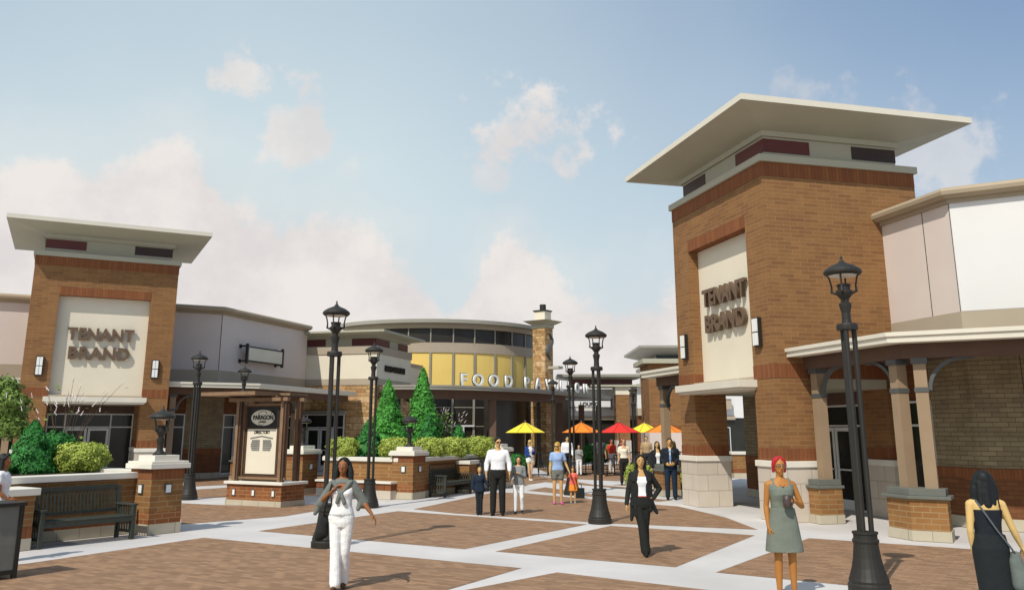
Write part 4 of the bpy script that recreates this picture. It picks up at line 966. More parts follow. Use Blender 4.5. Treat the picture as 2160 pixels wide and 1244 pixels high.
names=['under the yellow umbrella left','under the orange umbrella centre','under the red umbrella','under the right yellow umbrella','under the far right orange umbrella']
for (p,c,l),nm in zip(UM,names):
    q=(p[0]-.25,p[1]+.05); lb='round dark patio table '+nm
    if T0 is None: T0=table(lb); T0.location=(*q,0)
    else: copy_tree(T0,q,random.uniform(0,90),lb,'round patio tables')
    for k,side in enumerate(('left','right','rear')):
        a=R((185,-5,85)[k]+rnd.uniform(-12,12)); cq=(p[0]+.80*math.cos(a),p[1]+.80*math.sin(a)); lb='dark slatted patio chair on the %s side of the table %s'%(side,nm); lb=' '.join(lb.split()[:16])
        rz=math.degrees(a)-90
        if C0 is None: C0=chair(lb); C0.location=(*cq,0); C0.rotation_euler=(0,0,R(rz))
        else: copy_tree(C0,cq,rz,lb,'dark patio chairs')
# low metal fence round the patio
FN=thing('patio_fence','low dark metal fence with upright bars around the dining patio','fence',(0,0,0))
def fence(a,b,n):
    A=Vector((*a,0));B=Vector((*b,0)); m=MB(); L=(B-A).length; ang=math.atan2(B.y-A.y,B.x-A.x); mx=Matrix.Translation(A)@Matrix.Rotation(ang,4,'Z')
    m.box(0,L,-.02,.02,.90,.95); m.box(0,L,-.015,.015,.10,.14)
    k=.12
    while k<L: m.box(k-.009,k+.009,-.009,.009,.14,.90); k+=.12
    obj('rail_panel',m,'iron',FN,split=False,mx=mx)
    for i in range(n+1): obj('post',MB().box(L*i/n-.035,L*i/n+.035,-.035,.035,0,1.0),'iron',FN,mx=mx)
fence((1.3,43.6),(5.6,44.2),3); fence((5.6,44.2),(10.5,45.6),3)

ballbush('lime bush between the two low piers beyond the porch',(9.45,39.2,.35),.36,.3,.36,'leaf_lime',71,1800,.05,'lime shrubs on the plaza')
# ------------------------------------------------------------------ people
def V3(x,y,z): return Vector((x,y,z))
def vox(name,mb,mat,parent,size,smooth=6,fac=.5,mx=None):
    me=mb.mesh(name)
    if mx: me.transform(mx)
    t=bpy.data.objects.new('tmp',me); COL.objects.link(t)
    m=t.modifiers.new('r','REMESH'); m.mode='VOXEL'; m.voxel_size=size; m.use_smooth_shade=True
    if smooth: q=t.modifiers.new('s','SMOOTH'); q.iterations=smooth; q.factor=fac
    dg=bpy.context.evaluated_depsgraph_get(); dg.update()
    r=bpy.data.meshes.new_from_object(t.evaluated_get(dg)); bpy.data.objects.remove(t); bpy.data.meshes.remove(me); r.name=name
    for p in r.polygons: p.use_smooth=True
    r.materials.clear(); return put(name,r,mat,parent)
def sections(mb,secs,n=20,c=(0,0)):
    """closed loft of rounded cross-sections (z, half width, front depth, back depth, shift)"""
    rings=[]
    for q in secs:
        z,rx,f,b=q[:4]; sx=q[4] if len(q)>4 else 0; sy=q[5] if len(q)>5 else 0
        ring=[]
        for i in range(n):
            a=2*math.pi*i/n; ca,sa=math.cos(a),math.sin(a); e=.85
            x=math.copysign(abs(ca)**e,ca)*rx; y=math.copysign(abs(sa)**e,sa)*(f if sa>0 else b); ring.append((x+sx,y+sy,z))
        rings.append(ring)
    return mb.loft(rings)
BASE=dict(hipR=(.085,0,.90),kneeR=(.095,.015,.49),ankR=(.10,-.02,.08),hipL=(-.085,0,.90),kneeL=(-.095,.015,.49),ankL=(-.10,-.02,.08),
 shR=(.158,-.01,1.36),elR=(.205,-.03,1.09),wrR=(.215,.05,.85),hdR=(.205,.08,.70),shL=(-.158,-.01,1.36),elL=(-.205,-.03,1.09),wrL=(-.215,.05,.85),hdL=(-.205,.08,.70))
FTORSO=[(.80,.12,.09,.10),(.86,.155,.10,.125),(.93,.165,.10,.125),(1.0,.145,.098,.10),(1.08,.118,.092,.085),(1.16,.122,.098,.085),(1.24,.136,.122,.09),(1.31,.148,.108,.095),(1.37,.150,.082,.09),(1.41,.10,.062,.07),(1.45,.052,.045,.052)]
MTORSO=[(.80,.12,.095,.10),(.86,.15,.105,.12),(.93,.158,.108,.115),(1.0,.150,.105,.10),(1.08,.145,.105,.092),(1.16,.152,.11,.095),(1.24,.168,.12,.105),(1.31,.180,.115,.108),(1.37,.172,.085,.095),(1.41,.11,.062,.075),(1.45,.058,.05,.058)]
def hand(mb,w,h,side,curl=.35,palm=None):
    """palm and five fingers: w wrist, h fingertip target"""
    w=Vector(w);h=Vector(h); d=(h-w).normalized(); L=.175
    nrm=Vector(palm) if palm else Vector((-side,0,0)); nrm=(nrm-d*nrm.dot(d)).normalized(); t=d.cross(nrm).normalized()   # t across the palm
    if palm is None and t.y<0: t=-t
    th=t   # thumb side (forward)
    k0=w+d*.085
    for s in (-.026,-.009,.009,.026): mb.cap(w+t*s*.55+d*.01,k0+t*s*1.08,.015,.0135,8)
    for i,(s,ln) in enumerate(((-.028,.058),(-.0095,.072),(.0095,.078),(.028,.07))):
        p=k0+t*s*1.12; c=curl*(1+.15*(3-i)/3); m=p+(d*math.cos(c*.6)+nrm*math.sin(c*.6))*ln*.5; e=m+(d*math.cos(c*1.7)+nrm*math.sin(c*1.7))*ln*.5
        mb.cap(p,m,.0098,.0088,8); mb.cap(m,e,.0088,.0072,8)
    a=w+d*.03+th*.026; b=a+(d*.55+th*.65+nrm*.35).normalized()*.042; e=b+(d*.85+th*.25+nrm*.35).normalized()*.034
    mb.cap(a,b,.0125,.0105,8); mb.cap(b,e,.0105,.0082,8)
def person(label,p,rz,H,J={},male=False,skinc=(196,150,112),vs=.012,hair=None,clothes=(),group=None,head=(0,0),foot=True,footdir=(0,0),extra_label=None,shoe=None,barefoot=False):
    j=dict(BASE); 
    if male:
        for k in j: 
            x,y,z=j[k]; j[k]=(x*(1.16 if k[:2] in('sh','el','wr','hd') else 1.05),y,z)
    j.update(J); k_=H/1.70
    j={a:Vector(b) for a,b in j.items()}
    mf=1.12 if male else 1.0
    b=MB(); sections(b,MTORSO if male else FTORSO)
    for s in 'RL':
        sg=1 if s=='R' else -1
        b.cap(j['hip'+s],j['knee'+s],.082*mf**.3,.052*mf**.3); b.cap(j['knee'+s],j['knee'+s]*.6+j['ank'+s]*.4+V3(0,-.012,0),.050,.050); b.cap(j['knee'+s]*.6+j['ank'+s]*.4+V3(0,-.012,0),j['ank'+s],.049,.032)
        a=j['ank'+s]; fd=Vector((sg*.10,1,0)).normalized()
        b.cap(a+V3(0,-.035,-.045),a+fd*.10+V3(0,0,-.058),.036,.030,sx=1); b.cap(a+fd*.08+V3(0,0,-.055),a+fd*.165+V3(0,0,-.062),.033,.020)
        b.cap(j['sh'+s],j['el'+s],.046*mf,.034*mf); b.cap(j['sh'+s],V3(sg*.07,0,1.385),.046*mf,.055)
        b.cap(j['el'+s],j['el'+s]*.7+j['wr'+s]*.3,.035*mf,.036*mf); b.cap(j['el'+s]*.7+j['wr'+s]*.3,j['wr'+s],.036*mf,.022*mf)
        hand(b,j['wr'+s],j['hd'+s],sg)
    b.cap((0,-.012,1.40),(0,.002,1.50),.050*mf,.047*mf)
    mxh=Matrix.Translation((0,.0,1.50))@Matrix.Rotation(R(head[0]),4,'Z')@Matrix.Rotation(R(head[1]),4,'X')@Matrix.Translation((0,0,-1.50))
    hb=MB()
    hb.ell((0,.0,1.605),(.073,.090,.095)); hb.ell((0,.022,1.555),(.056,.066,.072)); hb.cap((0,.055,1.500),(0,.045,1.52),.026,.034)
    hb.cap((0,.092,1.600),(0,.104,1.567),.008,.0125,8); hb.cap((-.022,.080,1.522),(.022,.080,1.522),.011,.011,8)
    for sg in (-1,1): hb.ell((sg*.074,-.005,1.585),(.010,.020,.030),8,6); hb.cap((sg*.018,.084,1.617),(sg*.045,.070,1.615),.008,.008,6)
    hb.v=[tuple(mxh@Vector(v)) for v in hb.v]; o_=len(b.v); 
    b.add(hb.v,hb.f)
    body=vox('person',b,skin(skinc),None,vs,smooth=4,fac=.5)
    body.location=(*p,0); body.rotation_euler=(0,0,R(rz)); body.scale=(k_,k_,k_); tag(body,label,'person',group)
    if vs<.02:
        for sg in (-1,1):
            e=MB().ell((sg*.030,.0815,1.597),(.0125,.006,.0065),10,6); obj('eye',e,cloth((225,220,212),.4),body,True,mx=mxh); 
            e=MB().ell((sg*.030,.0865,1.597),(.0060,.004,.0060),8,6); obj('iris',e,cloth((40,30,24),.4),body,True,mx=mxh)
            e=MB().cap((sg*.016,.0885,1.616),(sg*.044,.079,1.617),.0035,.0025,6); obj('eyebrow',e,cloth((48,34,28),.8),body,True,mx=mxh)
        obj('lips',MB().ell((0,.0905,1.535),(.021,.007,.0065),12,6),cloth((150,78,70),.5),body,True,mx=mxh)
    if hair:
        c,kind=hair[:2]; h=MB(); L=hair[2] if len(hair)>2 else 1.3
        h.ell((0,-.022,1.625),(.086,.092,.092))
        for sg in (-1,1): h.cap((sg*.03,.055,1.685),(sg*.074,.02,1.63),.018,.018,8)
        if kind=='long':
            for sg in (-1,1):
                h.cap((sg*.068,-.01,1.63),(sg*.082,-.01,1.50),.026,.03,8); h.cap((sg*.082,-.01,1.50),(sg*.088,.0,L),.03,.022,8)
            h.cap((0,-.06,1.6),(0,-.075,L+.02),.055,.045,10,sx=1); h.cap((.045,-.055,1.58),(.055,-.065,L),.04,.03,8); h.cap((-.045,-.055,1.58),(-.055,-.065,L),.04,.03,8)
        if kind=='bob':
            for sg in (-1,1):
                h.cap((sg*.066,-.015,1.64),(sg*.098,-.01,1.52),.036,.046,8); h.cap((sg*.098,-.01,1.52),(sg*.108,.0,L+.01),.046,.040,8)
            h.cap((0,-.05,1.6),(0,-.06,L),.06,.05,10); h.cap((.05,-.05,1.58),(.06,-.05,L),.045,.04,8); h.cap((-.05,-.05,1.58),(-.06,-.05,L),.045,.04,8)
        if kind=='crop':
            for sg in (-1,1): h.cap((sg*.066,-.02,1.62),(sg*.072,-.02,1.53),.028,.022,8); h.cap((sg*.05,.05,1.67),(sg*.078,.02,1.59),.02,.016,8)
            h.cap((0,-.06,1.6),(0,-.065,1.52),.05,.035,10)
        if kind=='short': h.cap((0,-.055,1.60),(0,-.06,1.55),.05,.035,10)
        h.v=[tuple(mxh@Vector(v)) for v in h.v]
        vox('hair',h,cloth(c,.6,.4),body,vs*1.0,smooth=3)
    for cl in clothes:
        kind=cl[0]; col=cl[1]; a=cl[2] if len(cl)>2 else {}
        m=MB(); T=MTORSO if male else FTORSO; g=a.get('g',.012)
        mat=cloth(col)
        if kind=='top':
            z0=a.get('z0',.90); z1=a.get('z1',1.42); neck=a.get('neck',0)
            ss=[]
            for q in T:
                if q[0]<z0-.01 or q[0]>z1+.01: continue
                f=q[2]+g; 
                if neck and q[0]>1.41-neck: f=max(.02,q[2]-.012-(q[0]-(1.41-neck))*.35)
                ss.append((q[0],q[1]+g,f,q[3]+g))
            if z0 not in [q[0] for q in T]:
                ss=[(z0,ss[0][1]*1.0,ss[0][2],ss[0][3])]+ss
            sections(m,ss)
            sl=a.get('sleeve',0)
            for s in 'RL':
                sg=1 if s=='R' else -1; r0=(.046*mf)+g
                if sl==0: continue
                m.cap(j['sh'+s],V3(sg*.08,0,1.37),r0,.055+g)
                if sl<=1: m.cap(j['sh'+s],j['sh'+s].lerp(j['el'+s],sl),r0,r0*.95)
                else:
                    m.cap(j['sh'+s],j['el'+s],r0,.036*mf+g); m.cap(j['el'+s],j['el'+s].lerp(j['wr'+s],sl-1),.038*mf+g,.027*mf+g)
            if a.get('collar'): m.cap((-.05,-.01,1.43),(.05,-.01,1.43),.03,.03); m.cap((-.045,.02,1.42),(-.02,.06,1.38),.018,.014); m.cap((.045,.02,1.42),(.02,.06,1.38),.018,.014)
            vox(a.get('name','top'),m,mat,body,vs,smooth=4)
        if kind=='jacket':
            z0=a.get('z0',.80); fl=a.get('flare',0)
            for sg in (-1,1):   # front panels
                for i in range(4 if not male else 5):
                    x=sg*(a.get('gap',.07)+.028*i); m.cap((x*(1+fl*(.3)),.085-.012*i,z0+fl*.1*(i-1)),(x*.9,.095-.012*i,1.30),.026 if not male else .034,.026 if not male else .036,8)
                    if male: m.cap((x*.9,.095-.012*i,1.28),(x*.8,.05,1.38),.036,.034,8)
                m.cap((sg*(a.get('gap',.07)+.005),.085,1.28),(sg*.055,.03,1.42),.034,.030,8)
            sections(m,[(z0,.185+fl,.035,.15+fl*.5),(.93,.182+fl*.4,.04,.142),(1.0,.165,.04,.118),(1.08,.142,.04,.105),(1.2,.150,.04,.108),(1.31,.172,.04,.115),(1.38,.165,.03,.105),(1.43,.075,.01,.07)] if not male else [(z0,.19,.045,.15),(.93,.19,.05,.145),(1.08,.178,.05,.12),(1.2,.185,.05,.122),(1.31,.205,.05,.13),(1.38,.195,.035,.115),(1.43,.085,.01,.08)])
            for s in 'RL':
                sg=1 if s=='R' else -1; m.cap(j['sh'+s],V3(sg*.08,-.01,1.38),.064*mf,.06); m.cap(j['sh'+s],j['el'+s],.062*mf,.050*mf); m.cap(j['el'+s],j['el'+s].lerp(j['wr'+s],.94),.050*mf,.040*mf)
            for sg in (-1,1): gx=a.get('gap',.07); m.cap((sg*(gx+.045),.075,1.27),(sg*(.075+.3*max(0,gx-.05)),.015,1.425),.046*mf,.034); m.cap((sg*.13,.05,1.29),(sg*.13,.0,1.385),.045*mf,.04*mf)
            vox(a.get('name','jacket'),m,mat,body,vs,smooth=4)
        if kind=='trousers':
            fl=a.get('flare',.0); w=a.get('w',.014); z1=a.get('z1',1.03)
            sections(m,[(q[0],q[1]+w,q[2]+w,q[3]+w) for q in T if .79<q[0]<z1+.01])
            e=a.get('len',.92)
            for s in 'RL':
                kn=j['knee'+s]; an=j['ank'+s]
                m.cap(j['hip'+s],kn,.088+w*.6,.056+w)
                if e>.3: m.cap(kn,kn.lerp(an,e),.056+w,.046+w+fl); m.cap(kn.lerp(an,.6),kn.lerp(an,e)+V3(0,.02,-.02),.05+w,.05+fl)
            vox(a.get('name','trousers'),m,mat,body,vs,smooth=4)
        if kind=='shorts':
            sections(m,[(q[0],q[1]+.016,q[2]+.016,q[3]+.016) for q in T if .79<q[0]<1.03])
            for s in 'RL': m.cap(j['hip'+s],j['hip'+s].lerp(j['knee'+s],a.get('len',.35)),.098,.098)
            vox('shorts',m,mat,body,vs,smooth=3)
        if kind=='skirt':
            z0=a['z0']; w0=a['w0']; zt=a.get('zt',1.02); dx=a.get('dx',0)
            ss=[(z0,w0,w0*.72,w0*.75,dx)]
            for t in (.25,.5,.75): z=z0+(.93-z0)*t; ss.append((z,w0+(.182-w0)*t,(w0+(.182-w0)*t)*.7,(w0+(.182-w0)*t)*.78,dx*(1-t)))
            ss+=[(.93,.182,.122,.145),(zt,.155,.112,.115)]
            sections(m,ss,28); vox(a.get('name','skirt'),m,mat,body,vs,smooth=3)
        if kind=='belt': sections(m,[(a.get('z',1.0)-.022,.162,.118,.118),(a.get('z',1.0)+.022,.158,.116,.114)]); put('belt',m.mesh('belt'),mat,body)
        if kind=='shoes':
            for s in 'RL':
                sg=1 if s=='R' else -1; q=j['ank'+s]; fd=Vector((sg*.10,1,0)).normalized(); m=MB()
                m.cap(q+V3(0,-.035,-.046),q+fd*.10+V3(0,0,-.056),.044,.036); m.cap(q+fd*.08+V3(0,0,-.055),q+fd*.175+V3(0,0,-.060),.038,.022)
                vox('shoe',m,mat,body,vs,smooth=2)
        if kind=='glasses':
            gm=MB()
            if a.get('round'):
                for sg in (-1,1):
                    gm.tube([(sg*.032+.022*math.cos(t),.098,1.597+.015*math.sin(t)) for t in [i*.524 for i in range(13)]],.0028,5)
            else:
                for sg in (-1,1): gm.ell((sg*.032,.088,1.598),(.028,.012,.018),12,8)
            gm.cap((-.012,.098,1.602),(.012,.098,1.602),.0035,.0035,6)
            for sg in (-1,1): gm.cap((sg*.055,.085,1.602),(sg*.078,.0,1.600),.0035,.003,6)
            gm.v=[tuple(mxh@Vector(v)) for v in gm.v]; put('glasses',gm.mesh('glasses'),mat,body,True)
        if kind=='mesh': put(a['name'],a['mb'].mesh(a['name']),mat,body,True)
        if kind=='vox': vox(a['name'],a['mb'],mat,body,vs,smooth=a.get('s',4))
    return body
def at_person(p,rz,H):   # placement matrix to put held things into a hand
    return Matrix.Translation((*p,0))@Matrix.Rotation(R(rz),4,'Z')@Matrix.Scale(H/1.7,4)
def held(name,label,cat,mb,mat,p,rz,H,kids=(),smooth=True,v=None):
    o=vox(name,mb,mat,None,v) if v else put(name,mb.mesh(name),mat,None,smooth)
    o.location=(*p,0); o.rotation_euler=(0,0,R(rz)); o.scale=(H/1.7,)*3; tag(o,label,cat); return o
brown=(150,98,52); tan_=(196,158,112); light=(214,178,136)
blk=(30,31,30)
# woman in white with grey shawl
P=G(714,1243); H1=1.67; rz=180
J1=dict(hipR=(.075,0,.90),kneeR=(.055,.06,.50),ankR=(.03,.10,.09),kneeL=(-.06,.0,.48),ankL=(-.035,-.14,.10),hipL=(-.085,0,.90),
 shR=(.155,-.01,1.35),elR=(.285,-.02,1.13),wrR=(.135,.12,1.255),hdR=(.06,.10,1.33),shL=(-.155,-.01,1.35),elL=(-.285,-.02,1.12),wrL=(-.42,.05,.965),hdL=(-.50,.08,.85))
sh=MB(); sections(sh,[(1.26,.178,.02,.125),(1.33,.185,.06,.125),(1.38,.175,.09,.115),(1.43,.08,.065,.08)])
for sg,el in ((1,(.30,-.04,1.10)),(-1,(-.30,-.04,1.10))): sh.cap((sg*.13,0,1.35),el,.07,.062,sx=1.0); sh.cap((sg*.12,.06,1.39),(sg*.03,.105,1.27),.032,.026)
sh.cap((-.26,-.03,1.14),(-.22,0,1.03),.055,.03); sh.cap((.31,-.05,1.08),(.37,-.04,.97),.05,.028)
sh.ell((0,.115,1.25),(.045,.03,.035)); sh.cap((-.01,.12,1.24),(-.05,.125,1.12),.024,.028); sh.cap((.02,.12,1.24),(.045,.125,1.13),.024,.028)
person('woman in white top and trousers with a grey shawl tied round her shoulders',P,rz,H1,J1,skinc=(140,88,48),vs=.008,hair=((26,32,31),'bob',1.385),head=(-4,0),clothes=(('top',(236,236,232),dict(z0=.90,neck=.10,g=.014)),('trousers',(238,238,234),dict(flare=.018,len=.96)),('vox',(112,116,110),dict(name='shawl',mb=sh)),('shoes',(88,66,44))))
hb=MB(); hb.cap((.235,-.02,.93),(.255,-.02,.72),.045,.085,sx=1); hb.cap((.22,-.02,.86),(.29,-.02,.68),.06,.07); 
held('handbag','black shoulder bag hanging at the side of the woman in white','bag',hb,cloth(blk),P,rz,H1,v=.012)
st=MB().tube([(.235,.03,.95),(.20,.09,1.10),(.15,.10,1.28),(.13,.05,1.41),(.15,-.06,1.38),(.22,-.07,1.15),(.25,-.05,.95)],.011,6)
held('bag_strap','thin black bag strap over the shoulder of the woman in white','strap',st,cloth(blk),P,rz,H1)
# family of three
Pm=G(1050,1086)
person('man in a white rolled sleeve shirt and dark glasses holding a girl by the hand',Pm,176,1.85,dict(kneeR=(.10,.03,.49),ankR=(.11,.0,.08),elR=(.26,-.03,1.12),wrR=(.265,.04,.90),hdR=(.26,.07,.76),elL=(-.26,-.03,1.12),wrL=(-.27,.06,.90),hdL=(-.285,.09,.77)),male=True,skinc=(196,156,104),hair=((28,28,24),'short'),head=(22,-4),clothes=(('top',(236,238,240),dict(sleeve=1.62,collar=1,g=.018,z0=.93,name='shirt')),('trousers',(32,33,30),dict(w=.022,len=.96)),('glasses',(30,20,26)),('shoes',(28,28,26))))
Pb=G(1011,1085)
person('small blond boy in dark navy clothes holding the hand of the tall man',Pb,180,1.13,dict(elR=(.24,-.02,1.12),wrR=(.26,.02,.92),hdR=(.27,.04,.78),elL=(-.25,.0,1.2),wrL=(-.33,.05,1.06),hdL=(-.40,.06,1.12),kneeR=(.05,.02,.49),ankR=(.045,0,.08),kneeL=(-.05,0,.49),ankL=(-.045,-.02,.08)),skinc=(206,166,112),hair=((170,136,84),'short'),clothes=(('top',(26,40,56),dict(sleeve=1.95,g=.045,z0=.80,name='coat')),('trousers',(30,36,40),dict(w=.02,len=.98,flare=.012)),('shoes',(30,32,32))))
Pg=G(1094,1083)
person('girl in grey jumper and white trousers holding the hand of the tall man',Pg,178,1.38,dict(elR=(.22,-.02,1.12),wrR=(.30,.06,.98),hdR=(.38,.06,1.0),elL=(-.20,.02,1.10),wrL=(-.02,.15,1.20),hdL=(.08,.15,1.24),kneeL=(-.10,.05,.50),ankL=(-.11,-.05,.12)),skinc=(204,158,108),hair=((46,38,32),'long',1.22),clothes=(('top',(134,136,134),dict(sleeve=1.9,g=.020,z0=.86,name='jumper')),('trousers',(236,238,236),dict(w=.012,len=.90)),('shoes',(30,30,32))))
# blue jacket woman
person('blonde woman in a blue jacket and white shorts by the yellow umbrella',G(1118,1013),198,1.62,dict(elL=(-.20,.03,1.12),wrL=(-.12,.18,1.22),hdL=(-.10,.20,1.36),elR=(.2,.0,1.10),wrR=(.02,.18,1.02),hdR=(-.08,.2,1.02),kneeL=(-.07,.02,.49),ankL=(-.04,-.02,.08),kneeR=(.06,.05,.49),ankR=(.02,.04,.08)),skinc=light,vs=.016,hair=((196,170,84),'long',1.3),head=(-50,0),clothes=(('top',(226,226,224),dict(g=.012)),('jacket',(28,62,128),dict(z0=.95)),('shorts',(238,238,230),dict(len=.25)),('glasses',(30,26,30)),('shoes',(228,222,210))))
# blonde woman with child
Pw=G(1177,1063)
person('blonde woman in light blue shirt, grey shorts and pink shoes leading a child',Pw,182,1.69,dict(elL=(-.24,-.02,1.10),wrL=(-.33,.04,.88),hdL=(-.36,.06,.74),elR=(.20,-.02,1.10),wrR=(.225,.04,.86)),skinc=(206,164,112),hair=((186,150,62),'long',1.33),head=(-30,-4),clothes=(('top',(150,176,216),dict(sleeve=.55,g=.018,z0=.93,name='shirt')),('shorts',(116,118,110),dict(len=.42)),('glasses',(60,40,34)),('shoes',(200,84,150))))
Pc=G(1209,1061)
person('small child in coral shirt and orange skirt holding the blonde woman by hand',Pc,182,.98,dict(elR=(.24,.0,1.22),wrR=(.32,.04,1.34),hdR=(.37,.05,1.46),elL=(-.24,-.02,1.10),wrL=(-.27,.02,.86)),skinc=(206,164,112),hair=((128,84,42),'crop'),clothes=(('top',(236,112,92),dict(sleeve=.5,g=.03,z0=.86,name='shirt')),('skirt',(240,146,52),dict(z0=.60,w0=.235)),('shoes',(150,156,166))))
bg_=MB(); bg_.box(-.16,.16,-.05,.05,.0,.30); bg_.tube([(-.08,0,.30),(-.06,0,.42),(.06,0,.42),(.08,0,.30)],.012,5)
o=put('shopping_bag',bg_.mesh('shopping_bag'),cloth((30,36,34)),None); o.location=(*G(1222,1050),0); tag(o,'dark shopping bag on the ground behind the child in orange','bag')
# couple farther back
person('dark-haired man in white shirt and black trousers beyond the blonde woman',G(1197,1003),184,1.74,male=True,skinc=tan_,vs=.02,hair=((28,28,26),'short'),head=(20,0),clothes=(('top',(232,234,238),dict(sleeve=1.8,g=.018,collar=1,name='shirt')),('trousers',(30,30,30),dict(w=.022))))
person('girl in grey top and white trousers far off beside the man in white',G(1222,1003),178,1.36,dict(elL=(-.20,.02,1.10),wrL=(-.02,.15,1.20),hdL=(.08,.15,1.24)),skinc=tan_,vs=.02,hair=((52,42,36),'long',1.25),clothes=(('top',(140,142,142),dict(sleeve=1.9,g=.02,name='jumper')),('trousers',(236,238,236),dict(w=.012)),('shoes',(30,30,32))))
# black blazer woman
Pz=G(1357,1171)
fl=MB(); fl.cap((.13,-.02,.95),(.19,.03,.60),.07,.028,sx=1); fl.cap((.12,.04,.95),(.11,.07,.68),.06,.04); fl.cap((-.13,-.02,.95),(-.26,.02,.72),.07,.03); fl.cap((-.12,.03,.95),(-.14,.06,.76),.06,.035); fl.cap((0,-.10,.95),(0,-.12,.76),.12,.09)
person('long-haired woman striding in a black blazer, white top and red belt',Pz,180,1.62,dict(hipR=(.07,0,.88),kneeR=(.01,.06,.49),ankR=(-.035,.08,.09),kneeL=(-.045,-.02,.47),ankL=(-.06,-.20,.16),hipL=(-.075,0,.88),elR=(.225,-.02,1.10),wrR=(.275,.05,.86),hdR=(.29,.08,.74),elL=(-.335,-.07,1.12),wrL=(-.20,.05,.96),hdL=(-.10,.09,.95)),skinc=(186,144,88),vs=.009,hair=((28,28,26),'long',1.18),clothes=(('top',(238,238,236),dict(neck=.08,z0=.95,z1=1.37,g=.016)),('trousers',(32,33,30),dict(w=.020,flare=.022,len=.98)),('jacket',(31,32,30),dict(z0=.84,flare=.03,gap=.092,name='blazer')),('belt',(206,60,48),dict(z=.985)),('vox',(31,32,30),dict(name='blazer_tail',mb=fl)),('shoes',(26,26,26))))
# suited man and people behind
Ps=G(1417,1053)
tie=MB().add([(-.02,.112,1.37),(.02,.112,1.37),(.028,.132,1.12),(0,.132,1.08),(-.028,.132,1.12)],[(0,1,2,3,4)])
person('dark-haired man in a navy suit and pale tie standing by the porch pier',Ps,170,1.78,dict(elR=(.25,-.02,1.12),wrR=(.14,.17,.98),hdR=(.04,.22,.97),elL=(-.25,-.02,1.12),wrL=(-.13,.17,.99),hdL=(-.04,.22,.98)),male=True,skinc=(196,150,90),vs=.013,hair=((34,32,26),'short'),clothes=(('top',(190,206,220),dict(g=.004,name='shirt')),('mesh',(120,150,190),dict(name='tie',mb=tie)),('jacket',(28,34,42),dict(z0=.84,gap=.045,name='suit_jacket')),('trousers',(26,42,60),dict(w=.022,len=.97)),('shoes',(24,24,24))))
person('woman in black jacket and white blouse behind the suited man',(4.75,28.9),180,1.66,skinc=(200,160,100),vs=.018,hair=((40,32,28),'long',1.25),clothes=(('top',(236,236,236),dict(neck=.06)),('jacket',(30,32,34),dict(z0=.85)),('trousers',(30,32,34),dict(w=.02)),('shoes',(28,28,28))))
person('blonde woman in pale green top partly behind the suited man',(5.35,29.3),165,1.66,skinc=(210,176,120),vs=.018,hair=((176,160,110),'long',1.25),clothes=(('top',(206,214,190),dict(sleeve=.8)),('trousers',(34,38,36),dict(w=.018)),('shoes',(28,28,28))))
person('red-haired woman in cream blouse and black trousers before the red umbrella',(4.25,33.6),180,1.70,skinc=(200,150,110),vs=.018,hair=((150,56,34),'crop'),clothes=(('top',(230,222,200),dict(sleeve=.6,neck=.08,name='blouse')),('trousers',(34,34,32),dict(w=.018)),('shoes',(28,28,28))))
person('person in a red shirt standing by a table under the red umbrella',(4.72,41.9),200,1.60,skinc=(180,110,80),vs=.02,hair=((60,40,30),'short'),male=True,clothes=(('top',(206,66,46),dict(sleeve=.6,name='shirt')),('trousers',(226,226,224),dict(w=.018)),('shoes',(30,30,30))))
# red-haired woman with mug
Pr=G(1662,1262); Hr=1.70
nk=MB().tube([(-.055,.03,1.42),(-.03,.085,1.36),(0,.10,1.335),(.03,.085,1.36),(.055,.03,1.42)],.0035,5).cap((0,.103,1.335),(0,.104,1.32),.009,.004,6)
person('woman with cropped red hair and grey sleeveless dress holding a dark mug',Pr,180,Hr,dict(kneeR=(.085,.01,.49),ankR=(.09,-.01,.08),kneeL=(-.085,.02,.49),ankL=(-.09,.0,.08),elR=(.19,-.03,1.10),wrR=(.195,.03,.86),hdR=(.18,.06,.70),elL=(-.255,.0,1.10),wrL=(-.13,.14,1.175),hdL=(-.05,.19,1.20)),skinc=(172,114,54),vs=.007,hair=((176,36,44),'crop'),clothes=(('top',(112,118,106),dict(neck=.045,z0=.93,g=.016,name='bodice')),('vox',(112,118,106),dict(name='shoulder_strap',mb=MB().cap((.085,.075,1.30),(.097,.0,1.415),.038,.032).cap((.095,.0,1.425),(.09,-.07,1.36),.022,.03).cap((-.085,.075,1.30),(-.097,.0,1.415),.038,.032).cap((-.095,.0,1.425),(-.09,-.07,1.36),.022,.03))),('skirt',(112,118,106),dict(z0=.56,w0=.235,zt=1.08)),('glasses',(96,92,84),dict(round=1)),('mesh',(60,60,50),dict(name='necklace',mb=nk))))
mg=MB().lathe([(.045,1.10),(.05,1.11),(.05,1.245),(.046,1.247),(.042,1.24),(.042,1.12),(.01,1.118)],-.015,.185,n=20); mg.tube([(-.06,.185,1.225),(-.09,.19,1.215),(-.095,.19,1.17),(-.085,.19,1.14),(-.06,.185,1.13)],.008,6)
mg.v=[(x,y,z) for x,y,z in mg.v]
held('mug','dark brown mug held by the red-haired woman in the grey dress','mug',mg,cloth((74,62,58),.4),Pr,180,Hr)
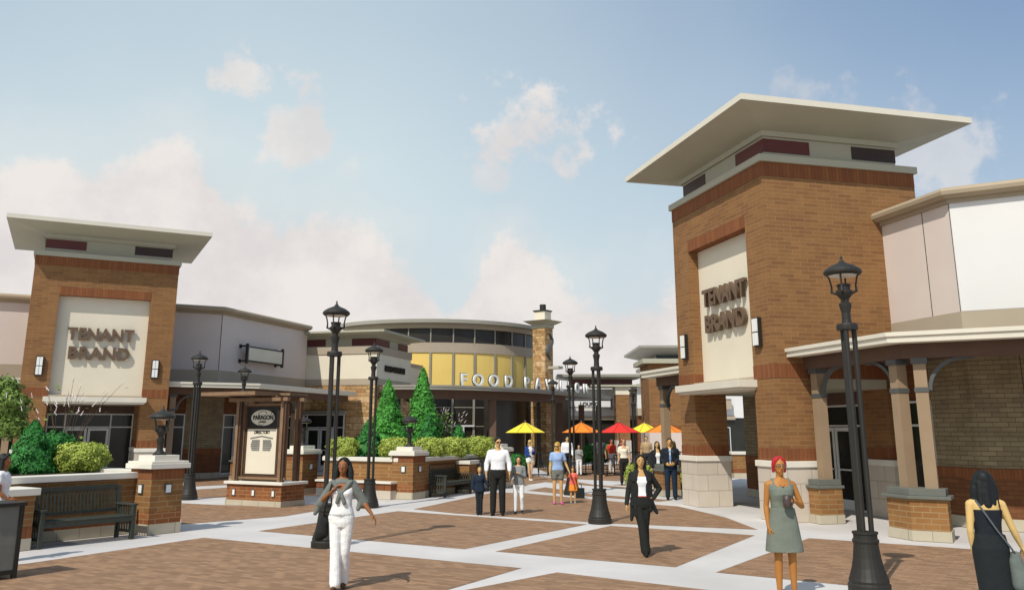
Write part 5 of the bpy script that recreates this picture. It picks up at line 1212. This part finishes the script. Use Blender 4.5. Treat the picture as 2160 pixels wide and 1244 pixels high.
# woman seen from behind
Pk=(4.84,9.16); Hk=1.63
person('dark-haired woman in a long black dress seen from behind at the right edge',Pk,-8,Hk,dict(elR=(.235,-.02,1.12),wrR=(.32,.02,.93),hdR=(.38,.04,.80),elL=(-.185,-.02,1.10),wrL=(-.155,.04,.87),hdL=(-.11,.05,.74)),skinc=(206,172,108),vs=.008,hair=((22,26,26),'bob',1.36),clothes=(('top',(26,30,36),dict(z1=1.31,z0=.93,name='bodice')),('skirt',(28,32,34),dict(z0=.14,w0=.16,zt=1.06,dx=.03)),('mesh',(26,30,36),dict(name='strap',mb=MB().tube([(.11,.10,1.28),(.115,.06,1.42),(.115,-.05,1.42),(.11,-.105,1.28)],.007,5)))))
bg2=MB(); bg2.cap((.20,-.10,.86),(.24,-.10,.62),.05,.09); bg2.cap((.19,-.10,.80),(.22,-.10,.58),.06,.085)
held('shoulder_bag','grey green shoulder bag of the woman seen from behind','bag',bg2,cloth((98,106,100)),Pk,-8,Hk,v=.012)
held('bag_strap','grey strap across the back of the woman in the black dress','strap',MB().tube([(-.10,.05,1.41),(-.11,-.06,1.40),(-.04,-.125,1.25),(.05,-.12,1.1),(.15,-.13,.95),(.19,-.13,.88)],.011,6),cloth((84,90,92)),Pk,-8,Hk)
# woman at the left edge
Pl=(-8.19,14.3)
person('dark-haired woman in white T-shirt and grey trousers at the left picture edge',Pl,-75,1.66,dict(elR=(.19,.03,1.10),wrR=(.16,.17,.98),hdR=(.12,.26,.96),elL=(-.19,.0,1.10),wrL=(-.17,.12,.92)),skinc=(150,96,56),vs=.010,hair=((30,30,30),'long',1.18),clothes=(('top',(238,238,236),dict(sleeve=.35,g=.02,z0=.88,name='shirt')),('trousers',(96,98,90),dict(w=.018)),('shoes',(40,38,36))))

person('dark-haired woman in green top among the patio tables left of the red umbrella',(4.05,43.4),170,1.62,skinc=tan_,vs=.022,hair=((40,30,26),'long',1.3),clothes=(('top',(58,96,60),dict(sleeve=.6)),('trousers',(40,42,46),dict(w=.018))))
person('man in dark grey shirt standing between the orange and red umbrellas',(3.95,39.6),200,1.76,male=True,skinc=tan_,vs=.022,hair=((36,30,26),'short'),clothes=(('top',(70,72,76),dict(sleeve=.6,g=.016)),('trousers',(46,44,42),dict(w=.02))))
person('woman in a maroon top behind the red umbrella pole on the patio',(5.35,42.9),185,1.64,skinc=light,vs=.022,hair=((90,58,36),'long',1.3),clothes=(('top',(110,40,44),dict(sleeve=.5)),('trousers',(60,62,70),dict(w=.016))))
person('man in tan shirt beyond the right yellow umbrella near the fence',(6.15,40.4),175,1.74,male=True,skinc=tan_,vs=.022,hair=((60,44,30),'short'),clothes=(('top',(170,146,110),dict(sleeve=.6,g=.016)),('trousers',(44,46,52),dict(w=.02))))
